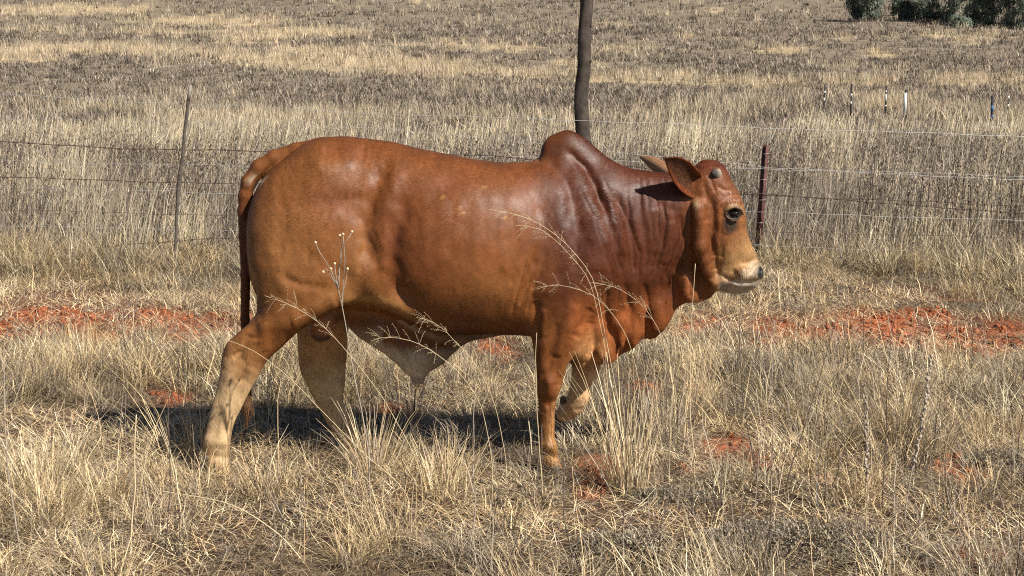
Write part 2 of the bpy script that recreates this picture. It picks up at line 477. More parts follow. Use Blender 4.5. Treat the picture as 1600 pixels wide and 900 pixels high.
# near hind leg: py, back, front, half width, y
B.loft_z([(285, 455, 500, .02, -.02), (305, 430, 540, .05, -.09), (335, 408, 590, .10, -.14), (370, 396, 608, .12, -.153), (410, 394, 604, .122, -.165), (440, 399, 588, .115, -.175), (465, 402, 566, .105, -.18),
          (485, 402, 522, .092, -.185), (505, 389, 486, .078, -.19), (520, 372, 463, .066, -.19), (543, 353, 439, .054, -.19), (565, 348, 416, .047, -.19),
          (590, 343, 402, .041, -.195), (632, 332, 380, .035, -.20), (668, 323, 364, .035, -.205), (695, 317, 360, .039, -.21), (715, 320, 357, .038, -.21), (735, 322, 360, .04, -.21), (748, 326, 362, .038, -.21)], .045, n=2.1)
B.chain([(366, 545, -.19, .026), (358, 562, -.19, .024)], .03)   # heel cord and point of hock
B.chain([(575, 425, -.19, .06), (600, 462, -.20, .032), (655, 490, -.20, .022)], .07)   # flank fold
# far hind leg
B.loft_z([(300, 450, 500, .02, .02), (320, 430, 540, .06, .09), (350, 410, 590, .10, .14), (400, 400, 590, .12, .155), (450, 410, 560, .11, .17), (500, 462, 545, .09, .19), (530, 465, 543, .075, .21), (555, 466, 542, .062, .225), (578, 469, 540, .052, .235), (600, 479, 539, .045, .24),
          (625, 491, 536, .040, .24), (653, 506, 548, .035, .24), (680, 523, 559, .036, .24), (698, 536, 568, .038, .24), (708, 540, 574, .038, .24)], .04, n=2.1)
# near shoulder and fore leg
B.loft_z([(285, 895, 930, .02, -.02), (305, 880, 950, .04, -.07), (335, 860, 968, .07, -.105), (365, 848, 976, .082, -.13), (400, 840, 970, .09, -.145), (440, 833, 950, .09, -.15), (475, 831, 928, .082, -.155), (500, 830, 916, .074, -.155), (525, 831, 905, .064, -.155),
          (554, 835, 892, .053, -.155), (585, 838, 882, .045, -.155), (606, 838, 877, .043, -.155), (625, 841, 870, .036, -.155), (650, 842, 867, .032, -.155), (678, 843, 867, .032, -.155), (698, 841, 871, .037, -.155), (715, 844, 873, .034, -.155), (735, 846, 880, .038, -.155)], .05, n=2.1)
# far fore leg, lifted, knee bent
B.loft_z([(300, 895, 930, .02, .02), (335, 870, 960, .06, .09), (380, 850, 970, .085, .125), (430, 855, 955, .085, .14), (470, 880, 955, .075, .145), (510, 886, 948, .066, .14), (545, 890, 942, .058, .145), (572, 893, 938, .052, .145), (592, 892, 930, .048, .145), (610, 890, 920, .047, .145), (632, 888, 917, .036, .145)], .035, n=2.1)
B.chain([(904, 618, .145, .046), (897, 634, .16, .040), (887, 642, .18, .038), (878, 648, .19, .033)], .02)
B.chain([(880, 623, .19, .017), (882, 634, .19, .02)], .015)
# head: level slices
HY = -.004
B.loft_z([(254, 1098, 1120, .03, .0), (258, 1090, 1127, .06, .0), (268, 1080, 1136, .085, .0), (284, 1072, 1144, .098, .0), (300, 1068, 1154, .104, .0), (318, 1067, 1161, .106, .0), (340, 1067, 1165, .104, .0),
          (360, 1070, 1167, .098, .005), (384, 1078, 1175, .086, .008), (400, 1086, 1182, .078, .01), (414, 1094, 1188, .072, .012), (426, 1102, 1193, .070, .014), (436, 1108, 1190, .068, .014), (444, 1112, 1185, .06, .014),
          (450, 1114, 1179, .048, .014), (456, 1128, 1166, .03, .014)], .022, n=2.35)
B.chain([(1117, 266, 0, .036), (1104, 266, 0, .036), (1108, 272, -.03, .03), (1108, 272, .03, .03)], .03)
for sgn in (-1, 1):
    yo = lambda v: sgn * v
    B.chain([(1092, 325, yo(.095), .034), (1093, 385, yo(.085), .032), (1106, 424, yo(.06), .026), (1113, 440, yo(.045), .018)], .022)     # cheek and jaw
    B.chain([(1138, 318, yo(.092), .022), (1152, 316, yo(.085), .018)], .025)                                     # brow
    B.chain([(1160, 425, yo(.055), .03), (1180, 428, yo(.045), .026)], .02)                                      # nostril wing
    B.chain([(1148, 440, yo(.045), .024), (1172, 441, yo(.035), .02)], .015)                                     # lip
    B.cone(W(1189, 424, YM + .014 + yo(.036)), W(1184, 428, YM + .014 + yo(.05)), .010, .008, .008, carve=True)
    B.cone(W(1147, 333, YM + yo(.112)), W(1147, 333, YM + yo(.110)), .016, .016, .014, carve=True)                # eye socket
B.chain([(1135, 444, .014, .034), (1150, 447, .014, .034), (1165, 446, .014, .026)], .015)                        # chin
# scrotum
B.chain([(514, 470, -.03, .045), (507, 500, -.04, .055), (502, 515, -.04, .053)], .02)
# tail
B.chain([(500, 226, 0, .03), (462, 236, 0, .034), (430, 247, 0, .035), (405, 262, 0, .035), (389, 284, 0, .032), (383, 305, 0, .028), (381, 330, 0, .025), (382, 370, 0, .022), (384, 430, 0, .021), (383, 500, 0, .019),
         (384, 560, 0, .018), (385, 600, .0, .02), (386, 632, .0, .018), (385, 655, .0, .006)], .012)

V, F = surface_nets(B.v, B.lo, VOX)
del B
V = relax(V, F, 3, .5)
_q = V.copy(); _q[:, 1] = YM - np.abs(V[:, 1] - YM)
_x, _y = project(_q)
_m = (sstep(398, 425, _x) * sstep(1062, 1035, _x) * sstep(500, 470, _y) * sstep(.03, .09, np.abs(V[:, 1] - YM)))[:, None]
_s = relax(V, F, 40, .6)
V = V + (_s - V) * _m
# keep only the largest set of joined faces is unnecessary: every piece above overlaps the body

# ------------------------------------------------ skin relief, given in side view and mirrored to the far side
def side_px(V):
    Q = V.copy(); Q[:, 1] = YM - np.abs(V[:, 1] - YM)
    return project(Q)
def seg_dist(px, py, pts):
    d = np.full(px.shape, 1e9); tt = np.zeros_like(px); L = len(pts) - 1
    for i in range(L):
        ax, ay = pts[i]; bx, by = pts[i + 1]
        vx, vy = bx - ax, by - ay
        t = np.clip(((px - ax) * vx + (py - ay) * vy) / (vx * vx + vy * vy + 1e-9), 0, 1)
        q = np.hypot(px - ax - vx * t, py - ay - vy * t)
        b = q < d
        tt = np.where(b, (i + t) / L, tt); d = np.where(b, q, d)
    return d, tt
relief = []   # polyline, sigma px, amplitude mm
G = lambda amp, sg, *p: relief.append((p, sg, amp))
# rump, hip, flank
G(-11, 9, (603, 262), (585, 300), (572, 340), (578, 390), (590, 420))
G(9, 10, (625, 255), (610, 300), (602, 340), (598, 385), (600, 430))
G(-12, 11, (638, 300), (618, 350), (612, 400), (622, 450), (650, 470))
G(8, 14, (505, 262), (540, 250)); G(-5, 10, (500, 238), (540, 236), (575, 240))
G(-7, 10, (515, 318), (550, 308)); G(9, 14, (498, 350), (520, 330)); G(6, 16, (440, 300), (470, 340))
G(-4, 9, (430, 285), (445, 330), (430, 400)); G(-5, 9, (470, 390), (520, 420), (550, 440))
G(7, 12, (530, 470), (490, 490), (455, 510)); G(-5, 8, (520, 450), (470, 480))
# hock and thigh end
G(-6, 8, (404, 470), (396, 505), (398, 535)); G(3, 7, (412, 500), (410, 530), (415, 550)); G(-4, 6, (372, 545), (380, 570), (372, 600))
G(5, 6, (360, 580), (352, 640), (345, 690)); G(-4, 4, (366, 600), (352, 670))
# ribs, very faint
for i, x in enumerate((668, 694, 720, 746, 772)):
    G(1.6, 7, (x, 300), (x - 6, 360), (x - 2, 430)); 
G(-6, 15, (690, 290), (640, 330)); G(5, 22, (740, 300), (790, 320)); G(-5, 14, (820, 280), (842, 330)); G(-5, 18, (600, 480), (700, 500))
# behind the shoulder: long shallow folds
G(-6, 13, (850, 290), (850, 330), (845, 390), (838, 440), (832, 500)); G(5, 12, (872, 300), (870, 350), (862, 420), (854, 470))
G(-5, 4, (836, 400), (826, 440), (812, 480)); G(-4, 3, (822, 410), (812, 450), (800, 490)); G(3, 4, (830, 400), (818, 445), (806, 485)); G(-4, 3, (846, 420), (832, 460), (826, 490))
G(4, 9, (872, 300), (880, 360), (884, 430)); G(-5, 8, (892, 300), (905, 360), (900, 430)); G(7, 12, (925, 330), (940, 380), (935, 430)); G(-13, 5, (885, 232), (915, 262), (935, 300), (955, 340))
G(5, 7, (868, 245), (895, 262), (915, 300)); G(-4, 5, (858, 255), (882, 280), (900, 320))
# neck folds
nf = [((905, 290), (925, 330), (945, 390), (958, 440)), ((925, 285), (945, 330), (962, 380), (972, 430)), ((945, 280), (962, 320), (975, 370), (985, 425)), ((962, 300), (980, 345), (990, 390), (992, 430)),
      ((980, 300), (986, 350), (1000, 395), (998, 440)), ((996, 285), (1004, 340), (1012, 385), (1008, 430)), ((1010, 285), (1016, 330), (1022, 380), (1016, 430)), ((1024, 282), (1028, 330), (1030, 370), (1020, 415)),
      ((1036, 310), (1040, 345), (1034, 390), (1022, 430)), ((1052, 315), (1056, 350), (1048, 390), (1030, 430)), ((1064, 330), (1066, 365), (1054, 405), (1040, 440))]
for i, p in enumerate(nf):
    a = (5, 6.5, 5.5, 8.5, 8, 5.5, 6.5, 5, 8, 9, 8.5)[i]
    v_ = (.5, 1.5, .8, 1.7, .7, 1.3, .6, 1.6, 1.2, .8, 1.6)[i]
    G(-a * v_ * .72, (2.4, 5, 3, 4.5, 2.5, 5, 2.6, 3.2, 2.6, 3.6, 3)[i], *p)
    G(a * .42 * v_, 6.5, *[(x - 6 - 5 * v_, y + 12) for x, y in p[:3]])
for i in range(9):
    x = 1000 + i * 9.5
    G(-1.8, 1.5, (x, 275 + (i % 2) * 6), (x + 3, 300), (x + 2, 325 + (i % 3) * 14))
G(-9, 5, (1066, 400), (1050, 440), (1030, 475)); G(-6, 4, (1042, 430), (1048, 455), (1060, 470)); G(5, 5, (1052, 420), (1062, 450), (1075, 465)); G(-5, 3, (1076, 425), (1078, 460))
G(-7, 4, (976, 440), (984, 480), (988, 525)); G(-9, 4, (948, 450), (948, 500), (956, 555)); G(-5, 3, (1006, 440), (1014, 480), (1012, 515)); G(-6, 4, (1034, 440), (1036, 480), (1038, 500)); G(-5, 3, (920, 520), (922, 540), (924, 565))
G(-9, 5, (925, 480), (912, 505), (896, 530)); G(6, 7, (900, 470), (880, 520), (868, 560)); G(-6, 4, (925, 500), (926, 530), (920, 560)); G(6, 5, (905, 520), (900, 550)); 
# fore leg
G(-5, 5, (872, 500), (862, 550), (858, 590)); G(4, 6, (848, 540), (848, 590)); G(7, 6, (860, 598), (862, 614)); G(-4, 4, (848, 585), (846, 620)); G(-4, 3, (866, 628), (856, 634)); G(-3, 4, (858, 630), (854, 690)); G(3.5, 5, (856, 694), (864, 702))
G(-9, 5, (838, 470), (842, 500), (838, 530)); G(6, 5, (848, 480), (846, 510), (843, 525))
G(-5, 6, (612, 440), (628, 465), (650, 480)); G(5, 8, (545, 300), (580, 290)); G(-4, 6, (560, 330), (572, 380), (560, 430)); G(-4, 5, (440, 430), (470, 445), (510, 450)); G(4, 8, (425, 400), (440, 450)); G(-2.5, 4, (660, 500), (700, 510), (760, 505)); G(3, 6, (780, 360), (790, 420)); G(-3, 6, (800, 330), (806, 400), (796, 450))
G(-7, 4, (392, 520), (378, 548), (362, 560)); G(6, 7, (400, 560), (392, 575)); G(-5, 5, (384, 585), (372, 620), (362, 660)); G(5, 5, (372, 590), (356, 640), (346, 680)); G(6, 6, (330, 690), (350, 692)); G(-4, 4, (330, 712), (352, 716))
G(-4, 4, (870, 560), (872, 600)); G(-5, 4, (846, 630), (848, 690)); G(5, 5, (858, 696), (866, 700)); G(-4, 3, (850, 712), (870, 716))
G(-6, 4, (600, 520), (630, 560), (645, 590)); G(-5, 3, (620, 520), (645, 555), (652, 590)); G(-5, 4, (665, 530), (662, 560), (655, 590)); G(-4, 4, (700, 530), (680, 560), (664, 580)); G(4, 4, (610, 525), (638, 560)); G(4, 4, (682, 535), (668, 570)); G(-5, 3, (690, 545), (686, 560))
# head
G(-4.5, 3, (1112, 300), (1116, 350), (1112, 385), (1117, 405)); G(3, 4, (1122, 300), (1124, 350), (1122, 390)); G(-4, 3, (1128, 355), (1124, 385), (1116, 410), (1118, 425))
G(-3.5, 3, (1100, 285), (1108, 320), (1106, 350)); G(-5, 4, (1125, 405), (1118, 425), (1112, 440)); G(3, 6, (1095, 340), (1095, 385)); G(-3, 2.5, (1134, 368), (1126, 400))
G(6.5, 2.6, (1134, 331), (1139, 325), (1148, 322), (1156, 326), (1160, 334)); G(-3, 2, (1131, 322), (1140, 313), (1152, 312), (1162, 322)); G(-2, 2, (1128, 316), (1140, 305), (1154, 305)); G(3, 2.5, (1135, 338), (1141, 345), (1150, 345))
G(-6, 2.6, (1128, 431), (1140, 437), (1158, 441), (1178, 442)); G(3, 4, (1150, 430), (1164, 432)); G(-3, 2, (1148, 424), (1160, 436)); G(-4, 3, (1165, 412), (1184, 404)); G(2.5, 3, (1175, 412), (1184, 418)); G(-3, 2, (1160, 432), (1175, 424), (1182, 412))
G(-3, 2.2, (1104, 268), (1112, 286), (1120, 300)); G(-2.5, 2, (1122, 290), (1130, 296), (1142, 298))

N = vert_normals(V, F)
px, py = side_px(V)
disp = np.zeros(len(V))
side = np.where(px < 1050, np.clip((np.abs(V[:, 1] - YM) - .04) / .05, 0, 1), np.clip((np.abs(V[:, 1] - YM) - .012) / .03, 0, 1))
side = np.where((py > 525) & (px > 540) & (px < 770), 1.0, side)
lat = np.clip(np.abs(N[:, 1]) * 1.6, 0, 1)
legmask = py > 540
for p, sg, amp in relief:
    pa = np.array(p, float)
    m = (px > pa[:, 0].min() - 4 * sg) & (px < pa[:, 0].max() + 4 * sg) & (py > pa[:, 1].min() - 4 * sg) & (py < pa[:, 1].max() + 4 * sg)
    if not m.any(): continue
    wob = 1.2 * (vnoise(px[m] / 9, py[m] / 14, 5) - .5) * min(sg, 3)
    d, t = seg_dist(px[m] + wob, py[m], pa)
    fade = sstep(0, .12, t) * sstep(1, .88, t) * .7 + .3 if len(pa) > 2 else 1
    disp[m] += amp * (1.5 if pa[:, 0].min() > 1085 else 1.15) * 1e-3 * np.exp(-d * d / (2 * sg * sg)) * side[m] * lat[m] * fade * (0.75 + .5 * vnoise(px[m] / 17, py[m] / 17, 9))
disp += 0.006 * (fbm(px / 50, py / 50, 2, 4) - .5) * side + 0.0035 * (fbm(px / 17, py / 26, 3, 6) - .5) * side
far = V[:, 1] > YM
disp = np.where(far & legmask, disp * .3, disp)
V = V + N * disp[:, None]
V = relax(V, F, 1, .25)

# ------------------------------------------------ coat colours
px, py = side_px(V)
rx, ry = project(V)
near = V[:, 1] < YM
nz1 = fbm(px / 60, py / 60, 4, 11); nz2 = fbm(px / 14, py / 22, 4, 13)
red = np.array([.222, .074, .020]); orange = np.array([.33, .142, .048]); dark = np.array([.105, .027, .010]); cream = np.array([.72, .52, .31]); white = np.array([.66, .56, .47]); char = np.array([.025, .02, .02]); tan = np.array([.52, .27, .10])
col = np.tile(red, (len(V), 1))
def mixc(w_, c):
    global col
    w_ = np.clip(w_, 0, 1)[:, None]
    col = col * (1 - w_) + np.asarray(c) * w_
blob = lambda cx, cy, a, b: np.exp(-(((px - cx) / a) ** 2 + ((py - cy) / b) ** 2))
j = (nz1 - .5) * 60
mixc(.9 * blob(440, 400, 90, 120), orange); mixc(.5 * blob(780, 470, 90, 60), orange); mixc(.4 * blob(500, 260, 70, 30), orange); mixc(.45 * blob(560, 470, 60, 30), tan)
mixc(.92 * sstep(800, 905, px + j + (py - 350) * .1) * (1 - sstep(440, 540, py)), dark * .92)
mixc(.5 * blob(890, 240, 60, 45), dark * .85); mixc(.4 * blob(985, 380, 50, 70), dark * .85); mixc(.4 * blob(540, 236, 50, 12), dark * 1.4); mixc(.45 * blob(520, 312, 40, 20), dark * 1.6); mixc(.4 * blob(618, 370, 14, 60), dark * 1.2); mixc(.3 * blob(560, 400, 30, 50), tan * .8); mixc(.35 * blob(700, 290, 50, 20), dark * 1.7); mixc(.35 * blob(828, 300, 20, 40), dark * 1.4); mixc(.35 * blob(640, 400, 50, 70), dark * 1.6); mixc(.3 * blob(700, 520, 70, 20), dark)  # hump and neck own colour; body hollows and lower barrel have shade painted in
mixc(.5 * blob(735, 495, 45, 22), dark)  # lower barrel darkened: shade under its curve put into the coat colour
# back edge before the hump is pale
mixc(.6 * blob(822, 247, 22, 6), tan)
# dewlap and brisket
mixc(.75 * sstep(440, 500, py) * sstep(880, 905, px) * sstep(1062, 1010, px), np.array([.40, .125, .040]))
mixc(.75 * sstep(500, 550, py + (nz2 - .5) * 20) * sstep(892, 914, px + (py - 530) * .35) * sstep(965, 925, px), np.array([.56, .30, .13]))
mixc(.7 * sstep(415, 440, py) * sstep(1048, 1060, px) * (np.abs(V[:, 1] - YM) < .075) * (px < 1124), np.array([.42, .135, .042]))
# head: reddish cheek, pale muzzle
hd = sstep(1060, 1085, px) * (py < 470)
ax_ = (px - 1110) * .55 + (py - 300) * .83
mixc(hd * .9, np.array([.27, .095, .034]))
mixc(hd * sstep(10, 45, (px - 1118) + (py - 330) * .25 + j * .2), np.array([.36, .150, .055]))
mixc(hd * .85 * sstep(62, 125, ax_ + j * .2) * sstep(1108, 1130, px), np.array([.55, .33, .15]))
mixc(hd * sstep(282, 262, py) * sstep(1085, 1095, px), dark * 1.5)
muz = hd * sstep(1152, 1170, px + (py - 425) * .8) * sstep(396, 420, py)
mixc(.75 * muz, np.array([.78, .64, .48]))
mixc(hd * sstep(436, 446, py + (nz2 - .5) * 10) * sstep(1120, 1127, px) * .85, np.array([.42, .38, .35]))
mixc(hd * .8 * blob(1130, 432, 9, 7), np.array([.66, .45, .26]))
mixc(hd * 2.2 * blob(1191, 426, 7.5, 11), char)
mixc(hd * 1.3 * blob(1165, 434, 7, 4) * (nz2 > .5), char * 6)
mixc(hd * sstep(1.25, .55, np.hypot((px - 1142) / 12.5, (py - 350) / 15)) * .93, np.array([.055, .042, .036]))
mixc(hd * (py < 336) * sstep(1.25, .85, np.hypot((px - 1147) / 14.5, (py - 332) / 13)), np.array([.44, .27, .13]))
mixc(hd * sstep(1.2, .9, np.hypot((px - 1147) / 12, (py - 334) / 8.5)), char)
mixc(hd * .7 * blob(1089, 319, 4, 8), np.array([.6, .45, .28]))
# legs fade to cream
lj = (nz1 - .5) * 50 + (nz2 - .5) * 45
hind = px < 620
mixc(hind * sstep(525, 610, py + lj - (px - 360) * .3) * near * .95, cream)
mixc(hind * near * .5 * blob(380, 560, 25, 40), tan)
mixc(hind * (~near) * sstep(470, 560, ry + lj), tan * 1.0)
mixc(hind * (~near) * sstep(560, 620, ry + lj), cream)
fore = (px > 800) & (py > 540)
mixc(fore * near * sstep(640, 740, py + lj), tan)
mixc(fore * (~near) * sstep(565, 600, ry + lj), cream * np.array([1, .9, .85]))
mixc(fore * .4 * blob(845, 700, 10, 25), dark)
mixc((hind & (py > 600)) * near * .6 * blob(322, 705, 8, 14), dark * 1.5)
# inner thigh, belly underside, sheath: pale grey skin
inner = (np.abs(V[:, 1] - YM) < .13)
under = sstep(-.25, -.75, N[:, 2]) * sstep(470, 500, py) * (px < 770)
mixc(under * inner * .5 * (py > 500), white)
mixc(sstep(500, 530, py + (nz1 - .5) * 40) * (px > 535) * (px < 600) * inner * .6, white * .7)
mixc(sstep(532, 556, py + (nz1 - .5) * 30) * (px > 560) * (px < 735) * inner, white)
mixc(.55 * sstep(505, 522, py) * sstep(640, 690, px) * sstep(790, 740, px), dark * .6)  # deep shade low on the barrel, painted into the colour
mixc(.75 * np.exp(-(seg_dist(px, py, [(545, 468), (585, 466), (612, 474), (640, 488)])[0] / 7) ** 2) * (near | True), tan * 1.1)  # flank fold catching the light: its highlight painted into the colour
mixc((ry > 590) * (px > 620) * (px < 700) * inner, cream)
mixc((rx < 548) * (~near) * (ry > 470) * (ry < 600) * .2, white * .7)
mixc(1.4 * blob(404, 282, 13, 8) * (np.abs(V[:, 1] - YM) < .09) * (np.abs(V[:, 1] - YM) > .03), np.array([.55, .47, .36]))
mixc((np.hypot(px - 403, (py - 330) * .22) < 11) * (np.abs(V[:, 1] - YM) < .075) * (px > 393) * .7, char * 2)
# tail darker towards the tip
tailm = (px < 397) & (py > 290) & (np.abs(V[:, 1] - YM) < .045) & (rx < 394)
mixc(tailm * .75 * sstep(280, 340, py), dark * 1.3)
scr = (np.abs(V[:, 1] - YM + .04) < .075) & (np.hypot(rx - 504, ry - 508) < 32)
mixc(scr * .75, np.array([.52, .23, .12])); mixc(scr * sstep(518, 528, ry) * .8, char * 2)  # scrotum: sunlit top and shadow line below put into the colour
col *= (0.82 + .36 * nz2)[:, None]
col *= (0.84 + .32 * fbm(px / 26, py / 34, 3, 17))[:, None]
col *= (0.88 + .24 * fbm(px / 3, py / 5, 2, 21))[:, None]
for cx, cy in ((694, 308), (720, 325), (757, 292), (724, 333), (790, 340)):
    mixc(.6 * (np.hypot(px - cx, py - cy) < 2.4 + 1.5 * nz2), tan)

col *= np.where((col[:, :1] > .4), .80, 1) * np.array([.74, .70, .62]) * np.where(col[:, :1] > .4, 1.25, 1)
# ------------------------------------------------ ears, joined to the body mesh
def ear(tip, base_top, base_bot, y_tip, y_base, bulge, cup, ic=(.13, .055, .03), oc=(.30, .085, .03)):
    """closed leaf shell from base to tip; tip/base in photo px"""
    nu, nv = 22, 14
    T = W(tip[0], tip[1], y_tip); A = W(*base_top, y_base); Bb = W(*base_bot, y_base)
    top = []; bot = []
    u = np.linspace(0, 1, nu)
    mid0 = (A + Bb) / 2
    ax = T - mid0; L = np.linalg.norm(ax)
    wd = (A - Bb); half = np.linalg.norm(wd) / 2; wd = wd / (2 * half)
    nrm = np.cross(ax / L, wd); nrm /= np.linalg.norm(nrm)
    if nrm[1] > 0: nrm = -nrm
    prof = half * (1 + bulge * np.sin(u * math.pi * .9)) * np.clip(1 - u ** 2.6, 0, 1) ** .75
    bend = -.020 * u ** 2
    P = np.zeros((nu, nv, 3)); Q = np.zeros((nu, nv, 3))
    for k_, v_ in enumerate(np.linspace(-1, 1, nv)):
        c = mid0 + ax * u[:, None] + wd * (prof * v_ + bend * 0)[:, None]
        dpt = cup * (1 - v_ * v_) * np.sqrt(np.clip(1 - u ** 2, 0, 1)) * (1 - .3 * u)
        P[:, k_] = c - nrm * dpt[:, None]                  # inner face, hollow towards nrm
        Q[:, k_] = c - nrm * (dpt + .004 * (1 - v_ ** 4) * (1 - .7 * u) + .0015)[:, None]
    V_ = np.concatenate([P.reshape(-1, 3), Q.reshape(-1, 3)])
    f = []
    for a in range(nu - 1):
        for b in range(nv - 1):
            i = a * nv + b
            f.append([i, i + 1, i + nv + 1, i + nv])
            o = nu * nv
            f.append([o + i, o + i + nv, o + i + nv + 1, o + i + 1])
    o = nu * nv
    for a in range(nu - 1):
        i = a * nv; f.append([i, i + nv, o + i + nv, o + i]); i = a * nv + nv - 1; f.append([i, o + i, o + i + nv, i + nv])
    for b in range(nv - 1):
        i = b; f.append([i, o + i, o + i + 1, i + 1]); i = (nu - 1) * nv + b; f.append([i, i + 1, o + i + 1, o + i])
    uu = np.repeat(u, nv); vv = np.tile(np.linspace(-1, 1, nv), nu)
    ci = np.tile(ic, (nu * nv, 1)) * (1 - .55 * uu)[:, None]
    ci = np.where(((np.abs(vv) > .75))[:, None], np.array(oc) * .7, ci)
    ci = ci * (0.8 + .4 * fbm(uu * 12, vv * 12, 2, 3))[:, None]
    co = np.tile(oc, (nu * nv, 1)) * (1 - .35 * uu)[:, None]
    return V_, np.array(f), np.concatenate([ci, co])
e1 = ear((1041, 249), (1098, 277), (1086, 311), YM - .20, YM - .085, .42, .034)  # near ear: shade inside the cup put into the dark inner colour
e2 = ear((999, 244), (1062, 268), (1060, 292), YM + .25, YM + .08, .25, -.020, (.50, .26, .13), (.42, .20, .10))  # far ear: sunlight put into the colour, both faces paler
n0 = len(V)
for e in (e1, e2):
    F = np.vstack([F, e[1] + len(V)]); V = np.vstack([V, e[0]]); col = np.vstack([col, e[2]])

# ------------------------------------------------ hide material
def hide_material():
    m, nt, b = mat_new('bull_hide')
    L = nt.links
    at = nt.nodes.new('ShaderNodeAttribute'); at.attribute_name = 'Col'
    tc = nt.nodes.new('ShaderNodeTexCoord')
    mp = nt.nodes.new('ShaderNodeMapping'); mp.inputs['Scale'].default_value = (150, 190, 42); mp.inputs['Rotation'].default_value = (0, R(28), 0)
    L.new(tc.outputs['Object'], mp.inputs[0])
    n1 = nt.nodes.new('ShaderNodeTexNoise'); n1.inputs['Scale'].default_value = 3.2; n1.inputs['Detail'].default_value = 5; n1.inputs['Roughness'].default_value = .65
    L.new(mp.outputs[0], n1.inputs['Vector'])
    n2 = nt.nodes.new('ShaderNodeTexNoise'); n2.inputs['Scale'].default_value = 26; n2.inputs['Detail'].default_value = 6
    L.new(tc.outputs['Object'], n2.inputs['Vector'])
    n3 = nt.nodes.new('ShaderNodeTexNoise'); n3.inputs['Scale'].default_value = 5; n3.inputs['Detail'].default_value = 4
    L.new(tc.outputs['Object'], n3.inputs['Vector'])
    r1 = nt.nodes.new('ShaderNodeMapRange'); r1.inputs['From Min'].default_value = .3; r1.inputs['From Max'].default_value = .7; r1.inputs['To Min'].default_value = .74; r1.inputs['To Max'].default_value = 1.24
    L.new(n1.outputs[0], r1.inputs[0])
    r2 = nt.nodes.new('ShaderNodeMapRange'); r2.inputs['From Min'].default_value = .3; r2.inputs['From Max'].default_value = .7; r2.inputs['To Min'].default_value = .86; r2.inputs['To Max'].default_value = 1.14
    L.new(n2.outputs[0], r2.inputs[0])
    mu = nt.nodes.new('ShaderNodeMath'); mu.operation = 'MULTIPLY'; L.new(r1.outputs[0], mu.inputs[0]); L.new(r2.outputs[0], mu.inputs[1])
    vm = nt.nodes.new('ShaderNodeVectorMath'); vm.operation = 'SCALE'
    L.new(at.outputs['Color'], vm.inputs[0]); L.new(mu.outputs[0], vm.inputs['Scale'])
    L.new(vm.outputs[0], b.inputs['Base Color'])
    rr = nt.nodes.new('ShaderNodeMapRange'); rr.inputs['From Min'].default_value = .35; rr.inputs['From Max'].default_value = .65; rr.inputs['To Min'].default_value = .42; rr.inputs['To Max'].default_value = .60
    L.new(n3.outputs[0], rr.inputs[0]); L.new(rr.outputs[0], b.inputs['Roughness'])
    b.inputs['Specular IOR Level'].default_value = .34
    b.inputs['Sheen Weight'].default_value = .0
    b.inputs['Sheen Roughness'].default_value = .4
    b.inputs['Sheen Tint'].default_value = (1, .8, .65, 1)
    bp = nt.nodes.new('ShaderNodeBump'); bp.inputs['Strength'].default_value = .9; bp.inputs['Distance'].default_value = .0014
    L.new(n1.outputs[0], bp.inputs['Height'])
    bp2 = nt.nodes.new('ShaderNodeBump'); bp2.inputs['Strength'].default_value = .8; bp2.inputs['Distance'].default_value = .0022
    L.new(n2.outputs[0], bp2.inputs['Height']); L.new(bp.outputs[0], bp2.inputs['Normal'])
    L.new(bp2.outputs[0], b.inputs['Normal'])
    return m
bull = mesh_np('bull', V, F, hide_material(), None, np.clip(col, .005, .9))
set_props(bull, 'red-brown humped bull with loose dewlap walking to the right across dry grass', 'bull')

# eyes, horns, hooves
def ball(c, r, sx=1, sy=1, sz=1, n=16):
    th = np.linspace(0, math.pi, n + 1)[:, None]; ph = (np.arange(2 * n) / (2 * n) * 2 * math.pi)[None]
    P = np.stack([np.sin(th) * np.cos(ph) * r * sx, np.sin(th) * np.sin(ph) * r * sy, np.cos(th) * r * sz + 0 * ph], -1).reshape(-1, 3) + np.asarray(c)
    i = np.arange(n)[:, None] * 2 * n; j_ = np.arange(2 * n)[None]; k_ = (j_ + 1) % (2 * n)
    return P, np.stack([i + j_, i + 2 * n + j_, i + 2 * n + k_, i + k_], -1).reshape(-1, 4)
m_eye = mat_plain('wet_eye', (.012, .008, .006), rough=.06, spec=.6, noise=.1)
m_horn = mat_vcol('horn', rough=.8, spec=.12)
m_lid = mat_plain('eyelid_skin', (.10, .055, .035), rough=.6, noise=.25)
def spline_pts(P, n):
    P = np.array(P); L_ = np.concatenate([[0], np.cumsum(np.linalg.norm(np.diff(P, axis=0), axis=1))]); s_ = np.linspace(0, L_[-1], n)
    return np.stack([smooth_interp(s_, L_, P[:, k]) for k in range(3)], 1)
m_hoof = mat_plain('hoof_horn', (.09, .065, .045), rough=.55, noise=.3, nscale=40, bump=.001)
def put(name, VF, mat, c=None, label=None):
    o = mesh_np(name, VF[0], VF[1], mat, bull, c)
    if label: o['label'] = label
    return o
